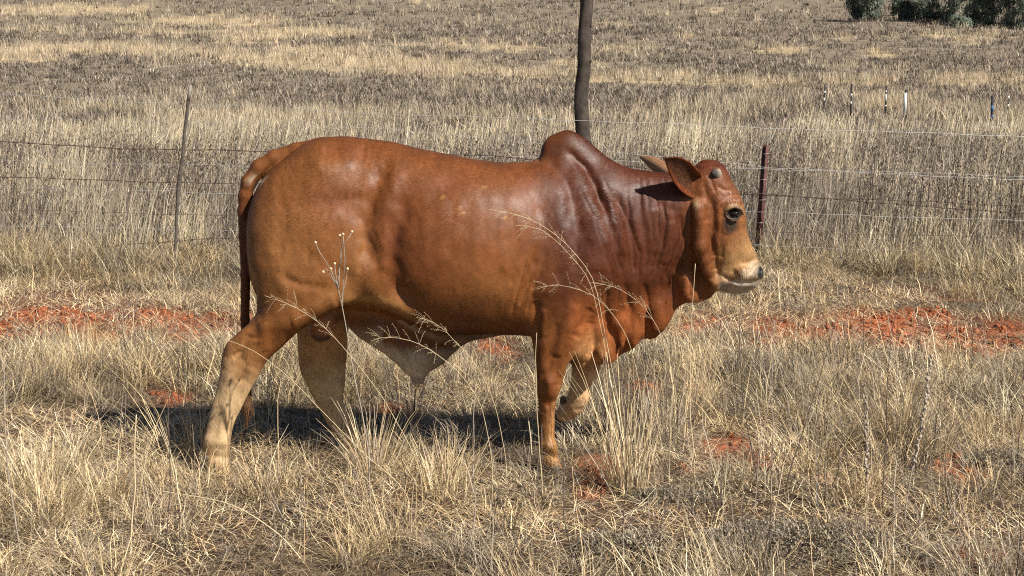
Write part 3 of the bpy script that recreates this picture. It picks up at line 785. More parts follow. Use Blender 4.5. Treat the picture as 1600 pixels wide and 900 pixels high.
for sgn in (-1, 1):
    put('eye', ball(W(1147, 333, YM + sgn * .0935), .0185, 1.12, .8, .58), m_eye)
    yl = YM + sgn * .104
    arc = spline_pts([W(1133, 336, yl + sgn * .000), W(1138, 327, yl + sgn * .004), W(1147, 324, yl + sgn * .005), W(1157, 327, yl + sgn * .001), W(1161, 335, yl - sgn * .006)], 16)
    put('eyelid', tube(arc, .0052, 8), m_lid)
    arc = spline_pts([W(1134, 337, yl), W(1140, 342, yl + sgn * .003), W(1148, 343, yl + sgn * .003), W(1157, 340, yl - sgn * .001)], 12)
    put('eyelid', tube(arc, .0032, 8), m_lid)
    p0 = W(1115, 271, YM + sgn * .045)
    p1 = p0 + np.array([.004, sgn * .036, .000]); p2 = p1 + np.array([-.010, sgn * .012, .002]); p3 = p2 + np.array([-.008, sgn * .008, .002])
    tv, tf = tube([p0, (p0 + p1) / 2, p1, p2, p3], [.031, .030, .026, .016, .003], 18)
    tcx = np.abs(tv[:, 1] - YM)
    f = sstep(.080, .096, tcx)[:, None]
    put('horn', (tv, tf), m_horn, np.array([.12, .055, .03]) * (1 - f) + np.array([.06, .05, .045]) * f + np.array([.20, .17, .14]) * (np.exp(-((tcx - .086) / .008) ** 2) * (tv[:, 0] > p1[0] + .010))[:, None])
def hoof(px_, py_, yo, r, rot=0):
    c = W(px_, py_, YM + yo)
    Vs = []; Fs = []; n_ = 0
    for s_ in (-1, 1):
        n = 14
        th = np.arange(n) / n * 2 * math.pi
        rings = []
        for q, (zz, ra, fx) in enumerate(((.052, .62, -.15), (.035, .78, 0), (.012, .98, .12), (.0, 1.02, .15), (.0, .3, .1))):
            ring = np.stack([np.cos(th) * r * ra * (1 + .35 * (np.cos(th) > 0)) + fx * r, np.sin(th) * r * .52 * ra + s_ * r * .50, np.full(n, zz)], 1)
            rings.append(ring)
        P = np.concatenate(rings)
        if rot:
            c_, s2 = math.cos(rot), math.sin(rot)
            P = np.stack([P[:, 0] * c_ + P[:, 2] * s2, P[:, 1], -P[:, 0] * s2 + P[:, 2] * c_], 1)
        i = np.arange(4)[:, None] * n; j_ = np.arange(n)[None]; k_ = (j_ + 1) % n
        Fs.append(np.stack([i + j_, i + n + j_, i + n + k_, i + k_], -1).reshape(-1, 4) + n_); n_ += len(P)
        Vs.append(P + c)
    put('hoof', (np.concatenate(Vs), np.concatenate(Fs)), m_hoof)
hoof(344, 757, -.21, .045); hoof(558, 714, .24, .043); hoof(862, 744, -.155, .045); hoof(868, 655, .20, .030, R(48))
for dx_, dy_, yo_, rr_ in ((323, 716, -.235, .013), (323, 716, -.185, .013), (537, 700, .215, .012), (879, 626, .155, .013), (884, 640, .235, .012)):
    put('dewclaw', ball(W(dx_, dy_, YM + yo_), rr_, 1, .8, 1.2, 8), m_hoof)
# short coat: fine hairs lying along the hide, and longer tufts
def hairs(name, mask, n, ln, wd, flow, lift, parent, seed, tone=(.88, .20), cmul=1.0):
    r_ = np.random.RandomState(seed)
    A, Bq, Cq = V[F[:, 0]], V[F[:, 1]], V[F[:, 3]]
    ar = np.linalg.norm(np.cross(Bq - A, Cq - A), axis=1) * mask[F[:, 0]]
    pick_ = np.searchsorted(np.cumsum(ar), r_.rand(n) * ar.sum()).clip(0, len(F) - 1)
    u, v = r_.rand(n, 1), r_.rand(n, 1)
    f = F[pick_]
    P = V[f[:, 0]] * (1 - u) * (1 - v) + V[f[:, 1]] * u * (1 - v) + V[f[:, 2]] * u * v + V[f[:, 3]] * (1 - u) * v
    Nf = np.cross(V[f[:, 2]] - V[f[:, 0]], V[f[:, 3]] - V[f[:, 1]]); Nf /= np.linalg.norm(Nf, axis=1, keepdims=True) + 1e-12
    fl = flow(P) + r_.randn(n, 3) * .15
    fl -= Nf * (fl * Nf).sum(1, keepdims=True); fl /= np.linalg.norm(fl, axis=1, keepdims=True) + 1e-9
    sd = np.cross(Nf, fl)
    L_ = ln * (.6 + .8 * r_.rand(n, 1)); w_ = wd * (.7 + .6 * r_.rand(n, 1)) / 2
    lf = lift * (.4 + 1.2 * r_.rand(n, 1))
    p0 = P + Nf * .0001; p1 = P + fl * L_ * .55 + Nf * (L_ * lf * .55 + .0003); p2 = P + fl * L_ + Nf * (L_ * lf * .8 + .0003)
    VV = np.stack([p0 - sd * w_, p0 + sd * w_, p1 - sd * w_, p1 + sd * w_, p2 - sd * w_ * .3, p2 + sd * w_ * .3], 1).reshape(-1, 3)
    o_ = np.arange(n)[:, None] * 6
    FF = np.concatenate([o_ + [0, 1, 3, 2], o_ + [2, 3, 5, 4]])
    cc = col[f[:, 0]] * .92 * (tone[0] + tone[1] * r_.rand(n, 1)) * cmul
    return mesh_np(name, VV, FF, m_coat, parent, np.repeat(np.clip(cc, .004, .95), 6, 0), smooth=False)
m_coat = mat_vcol('coat_hair', rough=.45, spec=.27)
def flow_body(P):
    x_, y_ = project(P)
    f = np.tile([-.75, 0, -.45], (len(P), 1)).astype(float)
    low = sstep(470, 560, y_)[:, None]; f = f * (1 - low) + np.array([-.15, 0, -1.0]) * low
    hd_ = (sstep(1070, 1110, x_) * (y_ < 470))[:, None]; f = f * (1 - hd_) + np.array([.1, 0, -1]) * .8 * hd_
    sw = (fbm(x_ / 70, y_ / 70, 2, 141) - .5)[:, None] * 1.6
    return f + np.concatenate([sw * 0.4, sw * 0, sw], 1)
nb_ = len(V) - len(e1[0]) - len(e2[0])
isbody = np.arange(len(V)) < nb_
pxr, pyr = project(V)
bare = (np.hypot(pxr - 1147, pyr - 333) < 12) | ((pxr > 1183) & (pyr > 414) & (pyr < 438)) | ((pxr > 1120) & (pyr > 438) & (pyr < 470))
hairs('coat', (isbody & ~bare & (V[:, 1] < YM + .05)).astype(float) + (isbody & ~bare & (V[:, 1] >= YM + .05)) * .35, 300000, .012, .0010, flow_body, .018, bull, 3)
tip_ = W(652, 596, YM)
hairs('sheath_hair', (np.linalg.norm(V - tip_, axis=1) < .045).astype(float), 900, .045, .0014, lambda P: np.tile([0., 0, -1], (len(P), 1)), .15, bull, 4)
swt = W(385, 628, YM)
hairs('tail_switch', (np.linalg.norm((V - swt) * [1, 1, .4], axis=1) < .04).astype(float), 900, .05, .0016, lambda P: np.tile([0., 0, -1], (len(P), 1)), .06, bull, 5, cmul=.7)
hairs('ear_hair', ((~isbody) & (V[:, 1] < YM)).astype(float), 9000, .016, .0011, lambda P: np.tile([-.7, 0., .45], (len(P), 1)), .25, bull, 6, tone=(.6, 1.1))
print('bull', len(V), round(time.time() - T0, 1))
# ================================================================== grass
rs = np.random.RandomState(11)
def strips(base, h, w, az, lean, curve, col, segs=3, jit=.0, face=None, tip=.15):
    """one tapered, bent ribbon per row; returns V, F, C"""
    n = len(base)
    t = np.linspace(0, 1, segs + 1)
    th = lean[:, None] + curve[:, None] * t[None]
    thm = (th[:, 1:] + th[:, :-1]) / 2
    r = np.concatenate([np.zeros((n, 1)), np.cumsum(np.sin(thm), 1)], 1) * (h / segs)[:, None]
    z = np.concatenate([np.zeros((n, 1)), np.cumsum(np.cos(thm), 1)], 1) * (h / segs)[:, None]
    ca, sa = np.cos(az)[:, None], np.sin(az)[:, None]
    k = rs.randn(n, segs + 1) * jit * h[:, None] * t[None] if jit else 0
    X = base[:, 0:1] + r * ca - k * sa; Y = base[:, 1:2] + r * sa + k * ca; Z = base[:, 2:3] + z
    fa = az + math.pi / 2 + rs.randn(n) * .5 if face is None else face
    ww = (w[:, None] * (1 - (1 - tip) * t[None] ** 1.4)) / 2
    dx, dy = np.cos(fa)[:, None] * ww, np.sin(fa)[:, None] * ww
    P = np.stack([np.stack([X - dx, Y - dy, Z], -1), np.stack([X + dx, Y + dy, Z], -1)], 2)   # n, segs+1, 2, 3
    V = P.reshape(-1, 3)
    o = np.arange(n)[:, None] * (segs + 1) * 2 + np.arange(segs)[None] * 2
    F = np.stack([o, o + 1, o + 3, o + 2], -1).reshape(-1, 4)
    C = np.repeat(col, (segs + 1) * 2, 0)
    return V, F, C
class Field3(Pile):
    def strips(s, *a, **k):
        V, F, C = strips(*a, **k); s.add(V, F, C)
def scatter(y0, y1, dens, wide=.54, pad=1.3, power=1.0):
    """random points over the seen wedge of ground; dens(per m2) falls as distance^-(power-1)"""
    area = (wide * (y1 ** 2 - y0 ** 2) + 2 * pad * (y1 - y0))
    n = int(area * dens)
    y = np.sqrt(rs.rand(n) * (y1 ** 2 - y0 ** 2) + y0 ** 2)
    x = (rs.rand(n) * 2 - 1) * (wide * y + pad)
    return x, y
def pick(n, cols, p):
    c = np.array(cols)[rs.choice(len(cols), n, p=np.array(p) / sum(p))]
    return c * (0.58 + .70 * rs.rand(n, 1) ** 1.2) * (1 + (rs.rand(n, 3) - .5) * .10)
ST1, ST2, ST3, GR1, GR2, DK, OL = (.66, .49, .265), (.52, .37, .19), (.76, .62, .40), (.36, .29, .21), (.23, .18, .14), (.07, .052, .04), (.15, .125, .065)
m_grass = mat_vcol('dry_grass', rough=.5, spec=.4, transl=.08)
m_stem = mat_vcol('dry_stem', rough=.65, spec=.25, transl=.05)

# ---- near field: tufts
g = Field3()
x, y = scatter(3.9, 14.6, 34)
dn = fbm(x * 1.1, y * 1.1, 3, 71)
rmk = red_mask(x, y)
keep = (rs.rand(len(x)) < sstep(.22, .5, dn) * (1 - rmk * .85) * np.where((y > 9.6) & (y < 12), .55, 1))
x, y, dn = x[keep], y[keep], dn[keep]
z = gz_full(x, y)
big = rs.rand(len(x))
nb = (34 + 60 * big * sstep(.3, .6, dn)).astype(int)
nb = np.where(y > 8.5, (nb * .8).astype(int), nb)
tid = np.repeat(np.arange(len(x)), nb)
n = len(tid)
tall = (0.10 + .17 * big ** 1.5) * (.75 + .6 * sstep(.35, .65, dn)) * np.where(y > 11.3, 1.35, 1)
rad = (.03 + .05 * big)
tall = tall * np.where((y > 8.9) & (y < 12.3), .6, 1)
a = rs.rand(n) * 2 * math.pi
rr = rad[tid] * np.sqrt(rs.rand(n)) * 1.5
base = np.stack([x[tid] + np.cos(a) * rr, y[tid] + np.sin(a) * rr, z[tid] - .01], 1)
comb = rs.rand(len(x)) * 6.28; cs = rs.rand(len(x)) * .8
az = a + rs.randn(n) * .7 + np.where(rs.rand(n) < cs[tid], np.sin(comb[tid] - a), 0) * 1.1
tone = fbm(x * .7, y * .7, 3, 77)
tc_ = np.where((rs.rand(len(x)) + (tone - .5) * 1.9 < .36)[:, None], np.array([.34, .27, .19]), np.array([.67, .50, .27]))
tc_ = np.where((rs.rand(len(x)) < .2)[:, None], np.array([.80, .66, .42]), tc_)
tc_ = np.where((rs.rand(len(x)) < .11)[:, None], np.array([.13, .10, .075]), tc_)
tc_ = tc_ * np.where(y > 12.2, .82, 1)[:, None]
ccol = tc_[tid] * (.28 + .92 * rs.rand(n, 1) ** 1.4)
hh = tall[tid] * (.5 + .9 * rs.rand(n))
g.strips(base, hh, .0019 + .0024 * rs.rand(n) + (y[tid] - 6).clip(0) * .00028, az, .12 + .75 * rs.rand(n) ** 1.3, .3 + 1.4 * rs.rand(n), ccol, segs=3, jit=.05)
# ---- near field: domed mats of fine curled grass
x, y = scatter(3.9, 14.4, 12)
rmk = red_mask(x, y)
keep = (rs.rand(len(x)) < (.95 - rmk * 1.0) * np.where((y > 9.6) & (y < 12), .55, 1)) & (fbm(x * .9 + 4, y * .9, 3, 73) > .44)
x, y = x[keep], y[keep]; k_ = len(x)
R_ = .10 + .16 * rs.rand(k_); H_ = (.04 + .13 * rs.rand(k_) ** 1.5) * np.where(y > 12, 1.5, 1)
per = 210; tid = np.repeat(np.arange(k_), per); n = len(tid)
a = rs.rand(n) * 6.28; q = np.sqrt(rs.rand(n))
bx = x[tid] + np.cos(a) * q * R_[tid]; by = y[tid] + np.sin(a) * q * R_[tid]
bz = gz_full(bx, by) + H_[tid] * (1 - q ** 2) * (.35 + .65 * rs.rand(n))
cmb = rs.rand(k_) * 6.28
tone = np.where((rs.rand(k_) < .26)[:, None], np.array([.38, .30, .21]), np.where((rs.rand(k_) < .4)[:, None], np.array([.78, .63, .39]), np.array([.61, .44, .235])))
cc = tone[tid] * (.25 + .95 * rs.rand(n, 1) ** 1.4)
g.strips(np.stack([bx, by, bz], 1), .05 + .10 * rs.rand(n), .0016 + .0016 * rs.rand(n) + (by - 6).clip(0) * .00026, np.where(rs.rand(n) < .55, cmb[tid] + rs.randn(n) * .6, a), .25 + .9 * q + .3 * rs.rand(n), .5 + 1.6 * rs.rand(n), cc, segs=3, jit=.05)
# ---- near field: shaggy clumps and dark twiggy weeds that break up the mat
for dens_, per_, h0, h1, rad_, cols_, w_, lean_, cur_, ymax in ((2.6, 150, .16, .36, .10, [((.62, .46, .25), 3), ((.40, .31, .20), 2)], .0022, .95, 1.3, 13.6), (5.5, 22, .14, .42, .06, [((.10, .075, .055), 3), ((.22, .17, .13), 3), ((.06, .045, .035), 2)], .0028, .6, .3, 9.2)):
    x, y = scatter(3.9, ymax, dens_)
    rmk = red_mask(x, y)
    keep = (rs.rand(len(x)) > rmk * 1.1) & ~((y > 8.8) & (y < 12.3) & (rs.rand(len(x)) < .7))
    x, y = x[keep], y[keep]; k_ = len(x)
    tid = np.repeat(np.arange(k_), per_); n = len(tid); a = rs.rand(n) * 6.28; q = np.sqrt(rs.rand(n)) * rad_ * (.6 + .8 * rs.rand(k_))[tid]
    bx = x[tid] + np.cos(a) * q; by = y[tid] + np.sin(a) * q
    base_c = np.array([c for c, _ in cols_])[rs.choice(len(cols_), k_, p=np.array([p for _, p in cols_]) / sum(p for _, p in cols_))]
    wind_ = rs.rand(k_) * 6.28
    g.strips(np.stack([bx, by, gz_full(bx, by) - .01], 1), (h0 + (h1 - h0) * rs.rand(k_) ** 1.5)[tid] * (.5 + .6 * rs.rand(n)), w_ * (.7 + .6 * rs.rand(n)), np.where(rs.rand(n) < .35, wind_[tid] + rs.randn(n) * .4, a), .08 + lean_ * rs.rand(n) ** 1.3, cur_ * rs.rand(n), base_c[tid] * (.45 + .75 * rs.rand(n, 1)), segs=4, jit=.03, tip=.3)
# ---- near field: loose matted litter lying on the ground
x, y = scatter(3.9, 14.6, 2500)
rmk = red_mask(x, y); keep = rs.rand(len(x)) < (1 - rmk * .82) * np.where((y > 9.6) & (y < 12), .6, 1)
x, y = x[keep], y[keep]; n = len(x)
z = gz_full(x, y) + rs.rand(n) * .045 * (fbm(x * 3, y * 3, 2, 81) + .2)
tone = fbm(x * .9, y * .9, 3, 79)
cc = pick(n, [ST1, ST3, GR1, (.42, .26, .13), DK], [4, 2.8, 2, 1.8, 1.0])
cc *= (.45 + .9 * sstep(.32, .58, tone))[:, None]
g.strips(np.stack([x, y, z], 1), .04 + .11 * rs.rand(n), .0018 + .0022 * rs.rand(n) + (y - 6).clip(0) * .0002, rs.rand(n) * 6.28, 1.0 + .6 * rs.rand(n), (rs.rand(n) - .3) * .9, cc, segs=2, jit=.07)
# ---- upright thin stems through the near field
x, y = scatter(3.9, 14.4, 60)
rmk = red_mask(x, y)
cl = fbm(x * 1.6 + 5, y * 1.6, 3, 91)
keep = rs.rand(len(x)) < sstep(.36, .60, cl) * (1 - .7 * rmk) * np.where(x > .4, 1.15, .75) * np.where(y < 5.0, .5, 1)
x, y = x[keep], y[keep]; n = len(x)
cc = pick(n, [ST1, ST3, GR1, GR2, DK], [3, 2, 2.5, 3.5, 5])
hs = (.18 + .38 * rs.rand(n) ** 1.6) * np.where((y > 8.9) & (y < 13), .6, 1)
g.strips(np.stack([x, y, gz(x, y) - .01], 1), hs, .0026 + .0016 * rs.rand(n), rs.rand(n) * 6.28, .03 + .3 * rs.rand(n), (rs.rand(n) - .2) * .6, cc, segs=4, jit=.02, tip=.5)
short_grass = g.build('dry_grass', m_grass, smooth=False)
set_props(short_grass, 'matted straw coloured dry grass covering the ground around the bull', 'grass', kind='stuff')
print('near grass', sum(len(f) for f in g.F), round(time.time() - T0, 1))

# ---- tall stand behind the fence
g = Field3()
def tall_edge(x): return 14.3 + (fbm(x * .5, x * 0 + 3, 2, 15) - .5) * 2.0 + np.where(x < -1.2, .8, 0)
def stand(y0, y1, dens, wmul):
    x, y = scatter(y0, y1, dens)
    keep = y > tall_edge(x) + rs.rand(len(x)) ** 2 * 3.0 - 1.0
    dn = fbm(x * .8, y * .8, 3, 101)
    keep &= rs.rand(len(x)) < .30 + .9 * sstep(.3, .6, dn)
    x, y = x[keep], y[keep]; n = len(x)
    z = gz(x, y)
    tone = fbm(x * .75, y * .45, 3, 103) + (rs.rand(n) - .5) * .20
    light = tone > .56
    cc = np.where(light[:, None], pick(n, [(.54, .44, .29), (.46, .37, .23), (.64, .55, .40)], [3, 3, 2]), pick(n, [(.30, .245, .185), (.21, .17, .135), (.075, .058, .046), (.46, .38, .27)], [4, 3.6, 2.0, 2.0]))
    hgt = (.45 + .62 * rs.rand(n)) * (.35 + 1.25 * fbm(x * .9, y * .6, 3, 109)) * np.where(light, 1.05, .92) * (1 - .25 * sstep(26, 38, y)) * np.where(rs.rand(n) < .35, .55, 1) * (.55 + .45 * sstep(0, 1.6, y - tall_edge(x)))
    wind = rs.randn(n) * .6 + .3
    g.strips(np.stack([x, y, z - .02], 1), hgt, (.0040 + .0035 * rs.rand(n)) * wmul * (y / 17), wind, .02 + .30 * rs.rand(n) ** 2.2, .05 + .6 * rs.rand(n) ** 3, cc, segs=3, jit=.018, tip=.45, face=rs.randn(n) * .6)
    # drooping leaves and seed tufts along the stems
    m = rs.rand(n) < .75
    x2, y2, z2, h2 = x[m], y[m], z[m], hgt[m]; k = len(x2)
    f_ = .25 + .7 * rs.rand(k)
    g.strips(np.stack([x2 + rs.randn(k) * .03, y2 + rs.randn(k) * .03, z2 + h2 * f_ * .92], 1), .10 + .22 * rs.rand(k), (.004 + .005 * rs.rand(k)) * wmul * (y2 / 17), rs.rand(k) * 6.28, .2 + .9 * rs.rand(k), .5 + 1.2 * rs.rand(k), cc[m] * (.9 + .2 * rs.rand(k, 1)), segs=2, jit=.04)
stand(13.6, 19, 520, 1.0)
stand(19, 27, 260, 1.15)
stand(27, 40, 130, 1.3)
# low tangle at the foot of the stand
x, y = scatter(13.4, 18, 420)
keep = y > tall_edge(x) - .3
x, y = x[keep], y[keep]; n = len(x)
g.strips(np.stack([x, y, gz(x, y)], 1), .12 + .3 * rs.rand(n), .004 + .004 * rs.rand(n), rs.rand(n) * 6.28, .2 + 1.1 * rs.rand(n), .3 + rs.rand(n), pick(n, [GR1, GR2, DK, ST2], [3, 3, 2.6, 1.6]), segs=2, jit=.06)
# twiggy weed heads: fine crumbs at the tips
x, y = scatter(13.8, 26, 40)
keep = (y > tall_edge(x)) & (fbm(x * .9, y * .9, 2, 107) > .5)
x, y = x[keep], y[keep]
tid = np.repeat(np.arange(len(x)), 26); n = len(tid)
hz = .45 + .45 * rs.rand(len(x))
bx = x[tid] + rs.randn(n) * .07; by = y[tid] + rs.randn(n) * .07; bz = gz(x, y)[tid] + hz[tid] + rs.randn(n) * .11
g.strips(np.stack([bx, by, bz], 1), .02 + .05 * rs.rand(n), .006 + .008 * rs.rand(n), rs.rand(n) * 6.28, rs.rand(n) * 3, rs.rand(n), pick(n, [GR1, GR2, DK], [2, 3, 4]), segs=1)
g.strips(np.stack([x, y, gz(x, y)], 1), hz + .1, np.full(len(x), .007), rs.rand(len(x)) * 6.28, .12 * rs.rand(len(x)), .1 * rs.rand(len(x)), pick(len(x), [GR2, DK], [1, 2]), segs=3, tip=.5)
tg = g.build('tall_grass', m_stem, smooth=False)
set_props(tg, 'tall dead brown grass and weeds standing behind the wire fence', 'tall grass', kind='stuff')
print('tall grass', sum(len(f) for f in g.F), round(time.time() - T0, 1))

# ---- far slope scrub: low clumps, each with its own tone
g = Field3()
def far(y0, y1, n, sz, per=14):
    u = rs.rand(n); cy = y0 * (y1 / y0) ** u          # even in log distance
    cx = (rs.rand(n) * 2 - 1) * (.56 * cy + 3)
    cz = gz(cx, cy)
    sm = straw_mask(cx, cy, cz)
    pn = fbm(cx * .16, cy * .10, 3, 111)
    lt = (sm * .9 + (rs.rand(n) - .5) * 1.0 > .55) | (pn + (rs.rand(n) - .5) * .45 > np.where(cy < 60, .64, .82))
    cc = np.where(lt[:, None], pick(n, [(.52, .42, .28), (.46, .36, .23), (.44, .36, .26)], [3, 3, 3]), pick(n, [(.27, .215, .16), (.20, .16, .125), (.085, .068, .055), (.38, .31, .23), (.16, .14, .09)], [4, 4, 2.8, 2.6, .8]))
    rad = (.08 + .18 * rs.rand(n)) * (cy / 60) ** .7
    t_ = np.repeat(np.arange(n), per); m = len(t_)
    a = rs.rand(m) * 6.28; q = np.sqrt(rs.rand(m)) * rad[t_]
    x = cx[t_] + np.cos(a) * q * 1.5; y = cy[t_] + np.sin(a) * q
    l_ = lt[t_]
    h = np.where(l_, .30 + .40 * rs.rand(m), .14 + .34 * rs.rand(m)) * sz * (1 + (y - 40).clip(0) * .0035)
    g.strips(np.stack([x, y, gz(x, y) - .03], 1), h, np.where(l_, .012, .022) * (.6 + .8 * rs.rand(m)) * (y / 45) ** .9, a, np.where(l_, .35, .9) * rs.rand(m), np.where(l_, .5, 1.2) * rs.rand(m), cc[t_] * (.75 + .5 * rs.rand(m, 1)), segs=2, jit=.06, tip=.35)
far(33, 62, 15500, .9, 12)
far(58, 150, 19000, .8, 12)
far(140, 420, 14500, 1.0, 10)
fg = g.build('hillside_grass', m_stem, smooth=False)
set_props(fg, 'brown scrub and straw patches covering the far hillside', 'grass', kind='stuff')
print('far grass', sum(len(f) for f in g.F), round(time.time() - T0, 1))

# ---- crumbs and clods of red earth
cl = Pile()
bv = ball((0, 0, 0), 1, n=4) if 'ball' in globals() else None
xs_, ys_ = scatter(4.2, 13, 700)
rmk = red_mask(xs_, ys_); keep = rs.rand(len(xs_)) < sstep(.3, .9, rmk) * .9
xs_, ys_ = xs_[keep], ys_[keep]
n = len(xs_)
size = .003 + .020 * rs.rand(n) ** 4
zc = gz_full(xs_, ys_)
unit = bv[0]; nv = len(unit)
jit_ = 1 + .8 * (rs.rand(n, nv, 1) - .5)
sq = np.stack([.8 + .5 * rs.rand(n), .8 + .5 * rs.rand(n), .6 + .4 * rs.rand(n)], 1)[:, None]
P = unit[None] * jit_ * sq * size[:, None, None] + np.stack([xs_, ys_, zc + size * .35], 1)[:, None]
cl.add(P.reshape(-1, 3), (bv[1][None] + (np.arange(n) * nv)[:, None, None]).reshape(-1, 4), np.repeat(soil * (.7 + .6 * rs.rand(n, 1)), nv, 0))
co = cl.build('soil_clods', mat_vcol('red_earth', rough=.95, spec=.1), smooth=False)
set_props(co, 'crumbly clods of bare red earth between the grass', 'soil', kind='stuff')
# ================================================================== fence, posts, trees, single stems
rnd = random.Random(5)
m_wire = mat_plain('galvanised_wire', (.42, .42, .41), rough=.5, metal=.5, spec=.5, noise=.2)
m_rust = mat_plain('rusty_wire', (.075, .045, .035), rough=.8, noise=.4, nscale=30)
m_postrust = mat_plain('rusted_steel', (.085, .035, .028), rough=.75, noise=.45, nscale=25, bump=.002)
m_bark = mat_plain('weathered_pole', (.050, .038, .030), rough=.85, noise=.5, nscale=14, bump=.006)
m_stick = mat_plain('grey_stick', (.085, .068, .055), rough=.85, noise=.4, nscale=30, bump=.003)
m_white = mat_plain('white_paint', (.60, .59, .55), rough=.6, noise=.12)
m_black = mat_plain('black_paint', (.022, .02, .02), rough=.6, noise=.3)
m_blue = mat_plain('blue_paint', (.06, .13, .26), rough=.6, noise=.2)

FY = 13.8
fence = bpy.data.objects.new('wire_fence', None); sc.collection.objects.link(fence)
fence.location = (0, FY, 0)
set_props(fence, 'wire fence of plain and barbed strands running behind the bull', 'fence')
def strand(pts, y, mat, r, barbs=0.0, sag=.012, label=None):
    P = [W(a, b, y) for a, b in pts]
    P = np.array(P)
    # carry the strand on past both sides of the picture
    if pts[0][0] <= 0:
        P = np.vstack([P[0] + (P[0] - P[1]) / np.linalg.norm(P[1] - P[0]) * 3, P])
    if pts[-1][0] >= 1600:
        P = np.vstack([P, P[-1] + (P[-1] - P[-2]) / np.linalg.norm(P[-1] - P[-2]) * 3])
    L = np.concatenate([[0], np.cumsum(np.linalg.norm(np.diff(P, axis=0), axis=1))])
    s_ = np.arange(0, L[-1], .09)
    Q = np.stack([np.interp(s_, L, P[:, k]) for k in range(3)], 1)
    ph = rnd.random() * 6
    Q[:, 2] += .004 * np.sin(s_ * 3.1 + ph) + .003 * np.sin(s_ * 9.7 + ph * 2)
    Q[:, 1] += .006 * np.sin(s_ * 2.3 + ph) - fence.location[1]
    pl = Pile()
    v, f = tube(Q, r, 5); pl.add(v, f)
    if barbs:
        s2 = np.arange(.05, L[-1], barbs)
        for b_ in s2:
            c = np.array([np.interp(b_, s_, Q[:, k]) for k in range(3)])
            for k in range(2):
                d = np.array([rnd.uniform(-.6, .6), rnd.uniform(-.5, .5), 1]); d /= np.linalg.norm(d)
                v, f = tube([c - d * .014, c + d * .014], [.0012, .0022], 4, caps=False); pl.add(v, f)
            v, f = tube([c - np.array([.008, 0, 0]), c + np.array([.008, 0, 0])], r * 1.9, 5); pl.add(v, f)
    o = pl.build('strand', mat, fence)
    if label: o['label'] = label
strand([(0, 148), (300, 163), (600, 178), (905, 188), (1200, 200), (1600, 213)], FY - .02, m_wire, .0021, .42, label='shiny plain top wire')
strand([(0, 222), (200, 232), (415, 237), (760, 243), (1000, 262), (1165, 300), (1380, 318), (1600, 333)], FY, m_rust, .0045, .14, label='dark rusty barbed wire')
strand([(0, 251), (200, 256), (400, 260), (800, 243), (1150, 262), (1400, 272), (1600, 281)], FY + .02, m_wire, .0016, .5)
strand([(0, 277), (200, 283), (375, 287), (800, 296), (1200, 305), (1600, 322)], FY + .01, m_rust, .0034, .15)
strand([(0, 291), (370, 303), (800, 318), (1180, 331), (1600, 345)], FY + .02, m_wire, .0016, .5)
strand([(0, 328), (370, 337), (1200, 362), (1600, 372)], FY + .04, m_rust, .002, 0)
strand([(0, 353), (370, 360), (1190, 384), (1600, 398)], FY + .02, m_wire, .0016, .4)
strand([(0, 385), (100, 391), (200, 382), (375, 371), (700, 372)], FY - .03, m_rust, .0032, .14)
strand([(0, 400), (150, 404), (370, 411), (800, 420), (1200, 424), (1600, 431)], FY, m_rust, .0034, .14)
strand([(0, 186), (300, 190), (600, 200), (1200, 262), (1600, 276)], FY + .05, m_wire, .0014, 0)

# round wooden pole behind the hump
yP = 13.95
pp = [(916, -46), (917, 0), (913, 60), (913, 95), (908, 150), (910, 200), (915, 240), (917, 330), (915, 420), (916, 450)]
P = [W(a, b, yP) for a, b in pp]; rr_ = [.060, .061, .062, .064, .066, .066, .066, .068, .07, .07]
P = np.array(P); L = np.concatenate([[0], np.cumsum(np.linalg.norm(np.diff(P, axis=0), axis=1))])
s_ = np.linspace(0, L[-1], 60); Q = np.stack([smooth_interp(s_, L, P[:, k]) for k in range(3)], 1)
v, f = tube(Q, np.interp(s_, L, rr_), 18)
nrm_ = vnoise(np.arctan2(v[:, 1] - yP, v[:, 0] - np.interp(v[:, 2], Q[::-1, 2], Q[::-1, 0])) * 2.5, v[:, 2] * 5, 3)
v[:, 0] += (nrm_ - .5) * .012; v[:, 1] += (nrm_ - .5) * .012
pole = mesh_np('wooden_pole', v, f, m_bark)
set_props(pole, 'tall dark crooked wooden pole rising behind the hump of the bull', 'pole')
for kz, kx in ((40, .95), (95, .9), (128, -.9)):
    c = W(914 + kx * 9, kz, yP - .03)
    v, f = ball(c, .018, 1, 1, 1.2, 6)
    mesh_np('knot', v, f, m_bark, pole)

# rusted steel Y post to the right of the muzzle
yS = 14.0
top, bot = W(1197, 227, yS), W(1183, 415, yS)
ax_z = top - bot
v0 = Pile()
for k in range(3):
    a = k * 2 * math.pi / 3 + .5
    d = np.array([math.cos(a), math.sin(a), 0]); q = np.array([-math.sin(a), math.cos(a), 0])
    arm, th_ = .034, .006
    c = [bot + q * th_, bot - q * th_, bot + d * arm - q * th_, bot + d * arm + q * th_]
    V8 = np.array(c + [p + ax_z for p in c])
    v0.add(V8, np.array([[0, 1, 5, 4], [1, 2, 6, 5], [2, 3, 7, 6], [3, 0, 4, 7], [4, 5, 6, 7], [0, 3, 2, 1]]))
sp = v0.build('steel_post', m_postrust, smooth=False)
set_props(sp, 'rusted dark red steel fence post just right of the muzzle', 'post')
for k, zf in enumerate((.93, .72, .55, .36, .18)):
    c = bot + ax_z * zf
    th = np.linspace(0, 2 * math.pi, 10)
    v, f = tube(np.stack([c[0] + .036 * np.cos(th), c[1] + .036 * np.sin(th), c[2] + .002 * np.cos(th)], 1), .0022, 4, caps=False)
    mesh_np('wire_tie', v, f, m_wire, sp)

